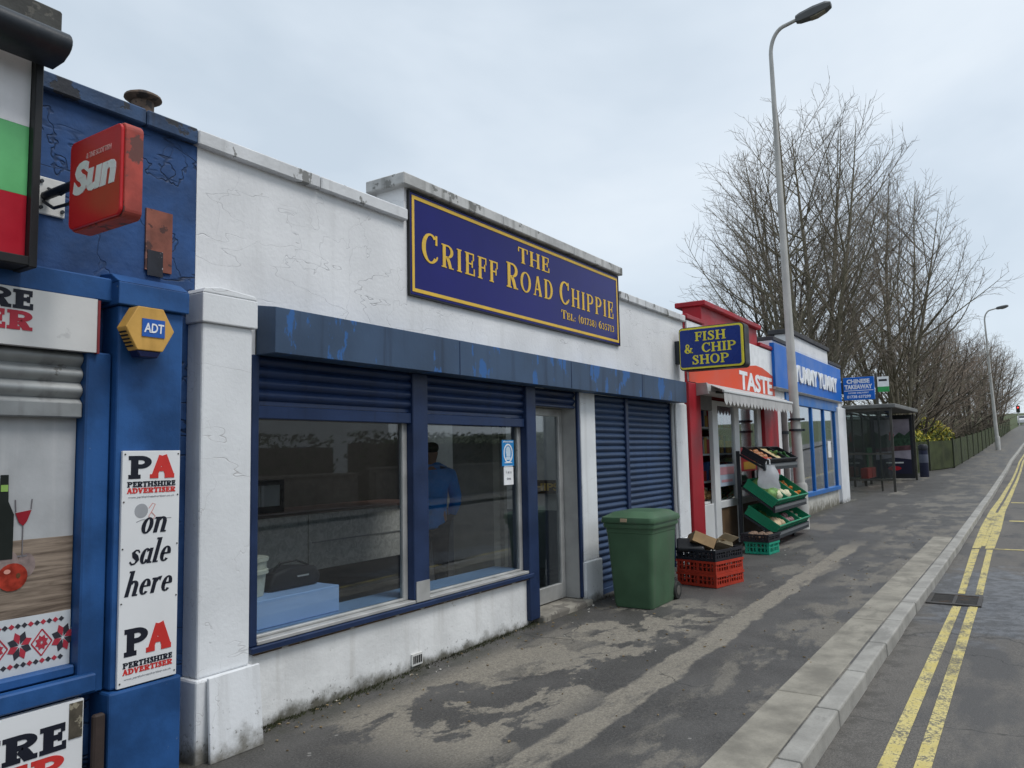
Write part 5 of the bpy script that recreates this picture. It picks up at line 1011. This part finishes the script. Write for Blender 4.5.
# carrier bag hung at the near end of the rack
cb=thing('carrier_bag','white plastic carrier bag hanging from the near end of the rack','bag',(12.38,3.40,zr+1.24))
vs=[];fs=[];nu=10;nv=9
for sgn in (-1,1):
    b0=len(vs)
    for j in range(nv):
        f=j/(nv-1)
        for i in range(nu):
            a=-1+2*i/(nu-1); wdt=(.11+.055*min(1,f*2.2)); bul=.028*math.sin(math.pi*min(1,f*1.15))*(1-a*a)
            vs.append((12.36+.03*a*0-sgn*bul-.028+.006*math.sin(7*a+9*f),3.30+.0-a*wdt+.012*math.sin(11*f+a),zr+1.25-.36*f+.012*math.sin(5*a)*f))
    for j in range(nv-1):
        for i in range(nu-1): fs.append((b0+j*nu+i,b0+j*nu+i+1,b0+(j+1)*nu+i+1,b0+(j+1)*nu+i))
MB().add(vs,fs).build('bag_body',paint('white_polythene',(.84,.85,.86),.35,.05,8,bump=.3,bscale=14),cb,smooth='full')
MB().tube([(12.332,3.27,zr+1.26),(12.345,3.275,zr+1.33),(12.35,3.30,zr+1.345),(12.345,3.325,zr+1.33),(12.332,3.33,zr+1.26)],.010,6).build('bag_handles',M_whitev,cb)

# ================================================================== TREES
def bark(name,c): return paint(name,c,.9,.3,6,bump=.4)
def tree_data(seed,H,stems,R,l1,zc,r0,lean=.16,low=.10,dens=1.,asc=(34,58)):
    """bare tree: leaders that run to the top of a domed envelope, long straight limbs that stop at it, two orders of twigs"""
    rq=random.Random(seed); thick=MB(); thin=MB()
    def rv(s): return Vector((rq.gauss(0,s),rq.gauss(0,s),rq.gauss(0,s)))
    def inside(p,k=1.):
        h=math.hypot(p.x,p.y)
        if p.z<zc: return h<R*k*(.45+.55*max(p.z,0)/zc)
        return (h/(R*k))**2+((p.z-zc)/((H-zc)*k))**2<1
    def grow(p,d,maxL,step,up,wob,k):
        pts=[p.copy()]; d=d.normalized(); L=0
        while L<maxL:
            d=(d+Vector((0,0,up))+rv(wob)).normalized(); p=p+d*step; L+=step; pts.append(p.copy())
            if not inside(p,k): break
        return pts,L
    def taper(n,r,e): return [r+(e-r)*i/max(1,n-1) for i in range(n)]
    def side(d):
        while True:
            v=d.cross(rv(1))
            if v.length>.2: return v.normalized()
    for s_ in range(stems):
        az=2*math.pi*(s_+rq.random()*.7)/stems; tl=0.03 if s_==0 else lean*rq.uniform(.6,1.3)
        pts,L=grow(Vector((math.cos(az)*.16*(s_>0),math.sin(az)*.16*(s_>0),-.15)),Vector((math.cos(az)*tl,math.sin(az)*tl,1)),H*1.1,.55,.015,.022,rq.uniform(.9,1.0))
        rr=r0*(1 if s_==0 else rq.uniform(.55,.8)); thick.tube(pts,taper(len(pts),rr,.012),8,False)
        for b in range(l1):
            f=low+(.97-low)*((b+rq.random())/l1)**.9; q=f*(len(pts)-1); i=min(int(q),len(pts)-2); p=pts[i].lerp(pts[i+1],q-i); dd=(pts[i+1]-pts[i]).normalized()
            az=rq.uniform(0,2*math.pi); an=R_(rq.uniform(*asc)); d1=dd*math.cos(an)+Vector((math.cos(az),math.sin(az),0))*math.sin(an)
            p1,L1=grow(p,d1,H*.5*rq.uniform(.35,1.),.45,.035,.05,rq.uniform(.82,1.06))
            r1=min(rr*(1-f)*.6+.008,.010+.0085*L1); (thick if r1>.028 else thin).tube(p1,taper(len(p1),r1,.006),4 if r1>.028 else 3,False)
            n2=int((L1/.36)*dens)
            for c in range(n2):
                g=.16+.84*(c+rq.random())/max(1,n2); q=g*(len(p1)-1); i=min(int(q),len(p1)-2); q2=p1[i].lerp(p1[i+1],q-i); d2=(p1[i+1]-p1[i]).normalized()
                an=R_(rq.uniform(25,52)); p2,L2=grow(q2,d2*math.cos(an)+side(d2)*math.sin(an),(.35+.34*L1*(1.1-g))*rq.uniform(.5,1.2),.30,.05,.07,1.09)
                thin.tube(p2,taper(len(p2),.0095,.005),3,False)
                n3=int(L2/.26*dens)
                for e in range(n3):
                    g3=.25+.75*(e+rq.random())/max(1,n3); q=g3*(len(p2)-1); i=min(int(q),len(p2)-2); q3=p2[i].lerp(p2[i+1],q-i); d3=(p2[i+1]-p2[i]).normalized()
                    an=R_(rq.uniform(28,55)); d4=d3*math.cos(an)+side(d3)*math.sin(an); l4=rq.uniform(.22,.6)
                    thin.tube([q3,q3+d4*l4*.5,q3+(d4+Vector((0,0,.12)))*l4],[.0062,.0055,.0035],3,False)
    return thick,thin
M_bark=bark('grey_brown_bark',(.185,.165,.12)); M_twig=bark('grey_twigs',(.205,.172,.14)); M_twig2=bark('reddish_twigs',(.20,.158,.125)); M_barkd=bark('dark_bark',(.075,.064,.05))
def make_tree(label,loc,data,mb_,mt_,rz=0,sc_=1,group=None):
    t=thing('bare_tree',label,'tree',(0,0,0),group); a,b=data; a.build('trunk',mb_,t,smooth='full'); b.build('crown',mt_,t); t.location=loc; t.rotation_euler=(0,0,rz); t.scale=(sc_,sc_,sc_); return t
TG='bare trees beyond the shops'
make_tree('tallest bare tree with many upright stems rising behind the street lamp',(34.5,7.2,.3),tree_data(11,16.2,7,5.7,24,6.6,.19,.20,.12,1.0),M_bark,M_twig,0,1,TG)
make_tree('broad bare tree of fine twigs standing right of the tallest tree',(42,5.0,.5),tree_data(23,14.6,7,5.4,23,6.0,.17,.20,.10,.95),M_bark,M_twig,.4,1,TG)
make_tree('bare tree with a leaning dark trunk behind the blue takeaway sign',(38,9.6,.45),tree_data(31,12.5,5,5.4,22,5.0,.17,.24,.10,.95),M_barkd,M_twig,1.0,1,TG)
pA=tree_data(41,7.8,5,3.6,15,3.0,.12,.3,.06,.9,(40,72)); pB=tree_data(47,8.8,5,3.4,16,3.6,.12,.25,.06,.9,(38,66))
tA=make_tree('low spreading bare tree right behind the corner of the slatted fence',(45,4.4,.6),pA,M_barkd,M_twig2,0,1,TG)
tB=make_tree('reddish twiggy bare tree behind the first stretch of slatted fence',(52,4.9,.8),pB,M_bark,M_twig2,0,1,TG)
far=[(tB,50,9.5,1.05,1.3,'bare tree filling the gap above the bus shelter roof'),(tA,58,4.2,1.1,2.1,'dense bare tree above the yellow flowering bushes'),(tB,66,5.2,1.1,.7,'bushy bare tree left of the leaning street lamp'),(tA,72,3.2,1.15,3.9,'bushy bare tree directly behind the leaning street lamp'),(tB,82,3.6,1.2,2.6,'hazy bare tree right of the leaning street lamp'),(tA,94,2.6,1.25,.9,'distant bare tree before the end of the slatted fence'),(tB,108,2.6,1.2,4.4,'distant bare tree near the red traffic light'),(tA,47,12,1.15,5.0,'bare tree deep in the wood behind the takeaway roof'),(tB,60,12,1.2,3.3,'bare tree deep in the wood behind the shelter'),(tA,78,9,1.3,1.7,'bare tree deep in the wood behind the fence'),(tB,96,8,1.4,.2,'bare tree on the far rise behind the wood'),(tA,122,2.2,1.35,2.2,'twiggy bare tree at the bend just left of the traffic light'),(tB,128,5.5,1.5,1.2,'tall faint bare tree on the rise left of the traffic light'),(tA,165,3.5,1.6,2.8,'furthest bare tree on the rise behind the traffic light')]
for src,x,y,s,rz,lab in far:
    c=copy_tree(src); c['label']=lab; c.location=(x,y,gz(x)-.05); c.scale=(s,s,s); c.rotation_euler=(0,0,rz)
# flowering bushes behind the fence
def bush_mesh(seed,rx,ry,h,n,leaf):
    rq=random.Random(seed); m=MB()
    for i in range(n):
        a=rq.uniform(0,2*math.pi); u=rq.random()**.5; z=h*(rq.random()**.7)*(1-.45*u*u); x,y=rx*u*math.cos(a),ry*u*math.sin(a)
        n1=Vector((rq.gauss(0,1),rq.gauss(0,1),rq.gauss(0,1)+.6)).normalized(); t1=n1.cross(Vector((rq.random(),rq.random(),.3))).normalized(); b1=n1.cross(t1); s=leaf*rq.uniform(.6,1.3); c=Vector((x,y,z))
        m.add([c-t1*s,c-b1*s*.45,c+t1*s,c+b1*s*.45],[(0,1,2,3)])
    return m
M_bush=paint('bush_leaf',(.13,.17,.04),.7,.5,3); M_flow=paint('yellow_blossom',(.50,.42,.05),.7,.3,4); M_stem=bark('bush_stem',(.06,.05,.04))
def bush(label,loc,s,rz):
    t=thing('flowering_bush',label,'bush',(0,0,0),'yellow flowering bushes behind the fence'); bush_mesh(5,1.6,1.1,1.75,2600,.07).build('foliage',M_bush,t); m=bush_mesh(9,1.55,1.05,.95,900,.06); m.v=[(x,y,z+.85*(1-.3*(x*x/2.6+y*y/1.2))) for x,y,z in m.v]; m.build('blossom',M_flow,t)
    st=MB()
    for k in range(7): st.tube([(.1*math.cos(k),.1*math.sin(k),-.1),(.5*math.cos(k),.4*math.sin(k),.7),(.9*math.cos(k*1.1),.6*math.sin(k*1.1),1.3)],[.02,.015,.008],4,False)
    st.build('stem',M_stem,t); t.location=loc; t.scale=(s,s,s); t.rotation_euler=(0,0,rz); return t
b0=bush('yellow green bush just behind the corner post of the fence',(43.0,4.2,.55),1.0,0)
for x,y,s,rz,lab in ((46,4.3,1.08,1.2,'second yellow flowering bush along behind the fence'),(49.3,4.5,1.16,2.5,'tallest yellow flowering bush in the row behind the fence'),(53.0,4.7,1.12,4.0,'yellow flowering bush last in the row before the leaning lamp'),(39.6,4.8,1.0,5.0,'low yellow green bush behind the litter bin')):
    c=copy_tree(b0); c['label']=lab; c.location=(x,y,gz(x)); c.scale=(s,s,s*1.22); c.rotation_euler=(0,0,rz)
# undergrowth
ug=MB(); rq=random.Random(77)
for i in range(5200):
    x=rq.uniform(30,125); y=fy(max(x,38))+.4+abs(rq.gauss(0,5)); z=gz(x); a=rq.uniform(0,6.28); l=rq.uniform(.5,1.7); lean=rq.uniform(.1,.7)
    ug.tube([(x,y,z),(x+lean*.4*math.cos(a),y+lean*.4*math.sin(a),z+l*.6),(x+lean*math.cos(a),y+lean*math.sin(a),z+l)],[.012,.009,.005],3,False)
o=ug.build('undergrowth',bark('bramble_stems',(.10,.082,.058))); o['kind']='stuff'

# ================================================================== FAR END OF THE ROAD
tl=thing('traffic_light','traffic light on a grey pole showing red at the far end of the road','traffic light',(140,-.35,gz(140)))
z=gz(140); MB().tube([(140,-.35,z),(140,-.35,z+3.4)],.07,10).build('pole',M_post,tl); MB().box(139.85,140.1,-.6,-.1,z+2.1,z+3.15).build('head',M_black,tl,bevel=.03)
rl=NT('red_signal_lit'); e=rl.node('ShaderNodeEmission'); e.inputs[0].default_value=(1,.06,.05,1); e.inputs[1].default_value=2.2; rl.t.links.new(e.outputs[0],rl.out.inputs[0])
for zz_,m_,nm_ in ((2.85,rl.m,'red_lamp'),(2.6,plain('amber_off',(.05,.03,.01),.4),'amber_lamp'),(2.33,plain('green_off',(.01,.04,.02),.4),'green_lamp')): MB().lathe([(.10,-.02),(.10,.01)],(139.83,-.35,z+zz_),14,'x').build(nm_,m_,tl)
cr=thing('parked_car','white hatchback waiting near the traffic light at the top of the hill','car',(150,-1.0,gz(150)))
z=gz(150); M_cp=plain('white_car_paint',(.68,.69,.70),.25); prof=[(148.0,.35),(148.0,.85),(148.25,1.02),(149.0,1.08),(149.75,1.50),(151.2,1.52),(151.95,1.05),(152.0,.45),(151.9,.3),(148.1,.3)]
MB().prism([(a,z+b+.0) for a,b in prof],'xz',-1.9,-.2).build('body',M_cp,cr,bevel=.06,seg=2)
gm=plain('car_glass',(.02,.025,.03),.1)
MB().hexa([(149.03,-1.75,z+1.10),(149.03,-.35,z+1.10),(149.06,-.35,z+1.10),(149.06,-1.75,z+1.10)],[(149.66,-1.65,z+1.46),(149.66,-.45,z+1.46),(149.70,-.45,z+1.46),(149.70,-1.65,z+1.46)]).build('windscreen',gm,cr)
for y in (-1.915,-.2): MB().prism([(149.35,z+1.1),(149.85,z+1.43),(151.1,z+1.43),(151.6,z+1.1)],'xz',y,y+.015).build('side_window',gm,cr)
for x in (148.75,151.3):
    for y in (-1.92,-.38): MB().lathe([(.22,-.01),(.31,0),(.31,.19),(.22,.2)],(x,y,z+.31),16,'y').build('wheel',plain('car_tyre',(.02,.02,.02),.7),cr)
for y in (-1.75,-.6): MB().box(147.985,148.02,y,y+.3,z+.68,z+.86).build('headlight',M_whitev,cr,bevel=.01)

# ================================================================== PERSON INSIDE THE SHOP
def skin_obj(name,verts,edges,radii,mat,parent,sub=2,root=0):
    me=bpy.data.meshes.new(name); off=Vector((0,0,0)); q=parent
    while q: off+=q.location; q=q.parent
    me.from_pydata([tuple(Vector(v)-off) for v in verts],edges,[]); ob=bpy.data.objects.new(name,me); COL.objects.link(ob)
    md=ob.modifiers.new('s','SKIN'); 
    for i,r in enumerate(radii):
        sv=me.skin_vertices[0].data[i]; sv.radius=(r,r) if not isinstance(r,tuple) else r; sv.use_root=(i==root)
    md.use_smooth_shade=True; sm=ob.modifiers.new('u','SUBSURF'); sm.levels=sub; sm.render_levels=sub
    dg=bpy.context.evaluated_depsgraph_get(); m2=bpy.data.meshes.new_from_object(ob.evaluated_get(dg)); bpy.data.objects.remove(ob); bpy.data.meshes.remove(me)
    for p in m2.polygons: p.use_smooth=True
    m2.materials.clear(); m2.materials.append(mat); m2.name=name
    o=bpy.data.objects.new(name,m2); COL.objects.link(o); o.parent=parent; return o
px,py,pz=6.42,5.25,.08
pe=thing('person','person in a bright blue jacket and dark trousers standing with back to the shop window','person',(px,py,pz))
fwd=Vector((.62,.78,0)).normalized(); rgt=Vector((fwd.y,-fwd.x,0)); Pt=lambda r,f,z: Vector((px,py,pz))+rgt*r+fwd*f+Vector((0,0,z))
vb=[Pt(0,0,.86),Pt(0,-.01,1.05),Pt(0,-.02,1.28),Pt(0,.0,1.38),Pt(0,.02,1.44),Pt(0,.03,1.53),Pt(0,.03,1.60),
    Pt(.09,0,.80),Pt(.10,.02,.45),Pt(.10,-.01,.10),Pt(.11,.12,.04),Pt(-.09,0,.80),Pt(-.10,.03,.45),Pt(-.10,0,.10),Pt(-.11,.13,.04)]
skin_obj('body',vb,[(0,1),(1,2),(2,3),(3,4),(4,5),(5,6),(0,7),(7,8),(8,9),(9,10),(0,11),(11,12),(12,13),(13,14)],[.14,.13,.14,.07,.055,.095,.085,.10,.065,.05,.045,.10,.065,.05,.045],plain('skin_tone',(.42,.24,.17),.55),pe)
vt=[Pt(0,-.005,.90),Pt(.09,0,.80),Pt(.10,.02,.45),Pt(.10,-.01,.12),Pt(-.09,0,.80),Pt(-.10,.03,.45),Pt(-.10,0,.12)]
skin_obj('trousers',vt,[(0,1),(1,2),(2,3),(0,4),(4,5),(5,6)],[.155,.118,.088,.075,.118,.088,.075],plain('dark_trousers',(.012,.013,.017),.8),pe)
vj=[Pt(0,-.01,.74),Pt(0,-.01,.95),Pt(0,-.02,1.15),Pt(0,-.02,1.30),Pt(0,0,1.38),Pt(.21,-.02,1.30),Pt(.27,-.02,1.04),Pt(.24,.12,.86),Pt(-.21,-.02,1.30),Pt(-.27,-.02,1.04),Pt(-.24,.12,.86),Pt(0,-.07,1.38)]
skin_obj('jacket',vj,[(0,1),(1,2),(2,3),(3,4),(3,5),(5,6),(6,7),(3,8),(8,9),(9,10),(4,11)],[(.20,.16),(.19,.155),(.19,.15),(.17,.13),.09,.085,.07,.055,.085,.07,.055,.085],paint('blue_jacket',(.015,.24,.72),.5,.15,4),pe,root=1)
vh=[Pt(0,.01,1.535),Pt(0,.0,1.60),Pt(0,.03,1.645)]
skin_obj('hair',vh,[(0,1),(1,2)],[.085,.103,.082],plain('dark_hair',(.02,.015,.012),.7),pe)
for sgn in (1,-1):
    base=Pt(.24*sgn,.15,.85); hv=[base,base+Vector((0,0,-.03))+fwd*.05]; he=[(0,1)]; hr=[.03,.036]
    for k in range(4):
        b=base+fwd*.07+rgt*((k-1.5)*.021)+Vector((0,0,-.035)); i=len(hv); hv+=[b,b+fwd*(.035+.006*(1.5-abs(k-1.5)))+Vector((0,0,-.022)),b+fwd*.045+Vector((0,0,-.05))]; he+=[(1,i),(i,i+1),(i+1,i+2)]; hr+=[.0095,.009,.0075]
    i=len(hv); b=base+fwd*.03-rgt*(.03*sgn); hv+=[b,b+fwd*.03-rgt*(.015*sgn)+Vector((0,0,-.02))]; he+=[(0,i),(i,i+1)]; hr+=[.011,.009]
    skin_obj('hand',hv,he,hr,bpy.data.materials['skin_tone'],pe,1)

# ================================================================== THE FAR SIDE OF THE STREET (seen in the shop glass)
M_stone=paint('garden_stone',(.20,.18,.155),.9,.3,5,bump=.5); M_hedge=paint('privet_leaf',(.030,.055,.020),.7,.5,3)
for i,x0 in enumerate((-14,2,18,34)):
    t=thing('garden_wall',['low stone garden wall across the road, left length','low stone garden wall across the road facing the chippie','low stone garden wall across the road facing the takeaway','low stone garden wall across the road towards the bus stop'][i],'garden wall',(x0,-9.2,0)); MB().box(x0,x0+15.2,-9.35,-9.05,-.2,1.05+gz(x0)).build('stonework',M_stone,t); MB().box(x0-.02,x0+15.22,-9.42,-8.98,1.051+gz(x0),1.12+gz(x0)).build('coping',M_stone,t)
    h=thing('hedge',['clipped dark hedge behind the left stone wall','clipped dark hedge behind the wall facing the chippie','clipped dark hedge behind the wall facing the takeaway','clipped dark hedge behind the wall towards the bus stop'][i],'hedge',(x0,-10.2,0))
    hm=MB(); rq=random.Random(i)
    for k in range(5200):
        x,y,zz2=x0+rq.random()*15,-10.6+rq.random()*.95,rq.random()*2.3+gz(x0); s=.09*rq.uniform(.6,1.3); n1=Vector((rq.gauss(0,1),rq.gauss(0,1),rq.gauss(0,1))).normalized(); t1=n1.orthogonal().normalized(); b1_=n1.cross(t1); c=Vector((x,y,zz2)); hm.add([c-t1*s,c-b1_*s*.5,c+t1*s,c+b1_*s*.5],[(0,1,2,3)])
    hm.build('foliage',M_hedge,h); MB().box(x0+.1,x0+15,-10.4,-9.9,-.2,1.9+gz(x0)).build('branch_core',M_barkd,h)
def house(label,x,y,w,d,h,col):
    z=gz(x)-.2; t=thing('stone_house',label,'house',(x,y,z))
    MB().box(x-w/2,x+w/2,y-d,y,z-.3,z+h).build('wall',col,t)
    ro=MB().prism([(y+.35,z+h),(y-d/2,z+h+2.6),(y-d-.35,z+h)],'yz',x-w/2-.3,x+w/2+.3).build('roof',paint('slate_roof',(.06,.065,.075),.6,.3,5),t); MB().box(x+w*.3,x+w*.3+.9,y-d/2-.4,y-d/2+.4,z+h+1.6,z+h+3.6).build('chimney',M_stone,ro)
    for fx in (-.3,.3):
        for zz3 in (1.0,3.7):
            wo=MB().box(x+fx*w-.6,x+fx*w+.6,y+.002,y+.05,z+zz3,z+zz3+1.4).build('window',M_whitev,t); MB().box(x+fx*w-.5,x+fx*w+.5,y+.051,y+.06,z+zz3+.1,z+zz3+1.3).build('pane',gm,wo)
    MB().box(x-.5,x+.5,y+.002,y+.06,z,z+2.1).build('door',M_frame,t)
house('pale rendered house with slate roof across the road on the left',-6,-19,11,8,5.6,M_white); house('brown stone house with slate roof across the road, facing the chippie',9,-19,11,8,5.6,M_stone); house('pale house with slate roof across the road facing the takeaway',24,-19,11,8,5.6,M_white)

# ================================================================== SMALL LITTER
lm=MB(); rq=random.Random(5)
for i in range(420):
    x=rq.uniform(2.9,14); y=3.86-abs(rq.gauss(0,.22)) if rq.random()<.62 else rq.uniform(1.3,3.7)
    if y<1.2: continue
    s_=rq.uniform(.004,.016); a=rq.uniform(0,6.28); z=gz(x)+.003; c_,d_=math.cos(a),math.sin(a)
    lm.hexa([(x-s_*c_,y-s_*d_,z),(x+s_*.6*d_,y-s_*.6*c_,z),(x+s_*c_,y+s_*d_,z),(x-s_*.6*d_,y+s_*.6*c_,z)],[(x-s_*c_,y-s_*d_,z+.003),(x+s_*.6*d_,y-s_*.6*c_,z+.007),(x+s_*c_,y+s_*d_,z+.004),(x-s_*.6*d_,y+s_*.6*c_,z+.006)])
o=lm.build('leaf_litter',paint('dead_leaf_bits',(.20,.15,.085),.9,.6,3,chips=((.55,.54,.50),2,.56,.9))); o['kind']='stuff'
mo=MB()
for i in range(2600):
    x=rq.uniform(2.6,6.3) if rq.random()<.7 else rq.uniform(7.2,10.4); f=abs(rq.gauss(0,.035)); y=(3.885 if x<6.3 else 3.85)-f; s_=rq.uniform(.004,.012); z=gz(x)
    if (rq.random()<.5) and math.sin(x*5.1)+math.sin(x*2.3+1)<0: continue
    mo.add([(x-s_,y,z),(x+s_,y+s_*.3,z),(x+s_*.2,y-s_*.4,z+s_*rq.uniform(.8,2.4))],[(0,1,2)])
o=mo.build('moss_tufts',paint('moss_green',(.045,.05,.022),.95,.5,4)); o['kind']='stuff'
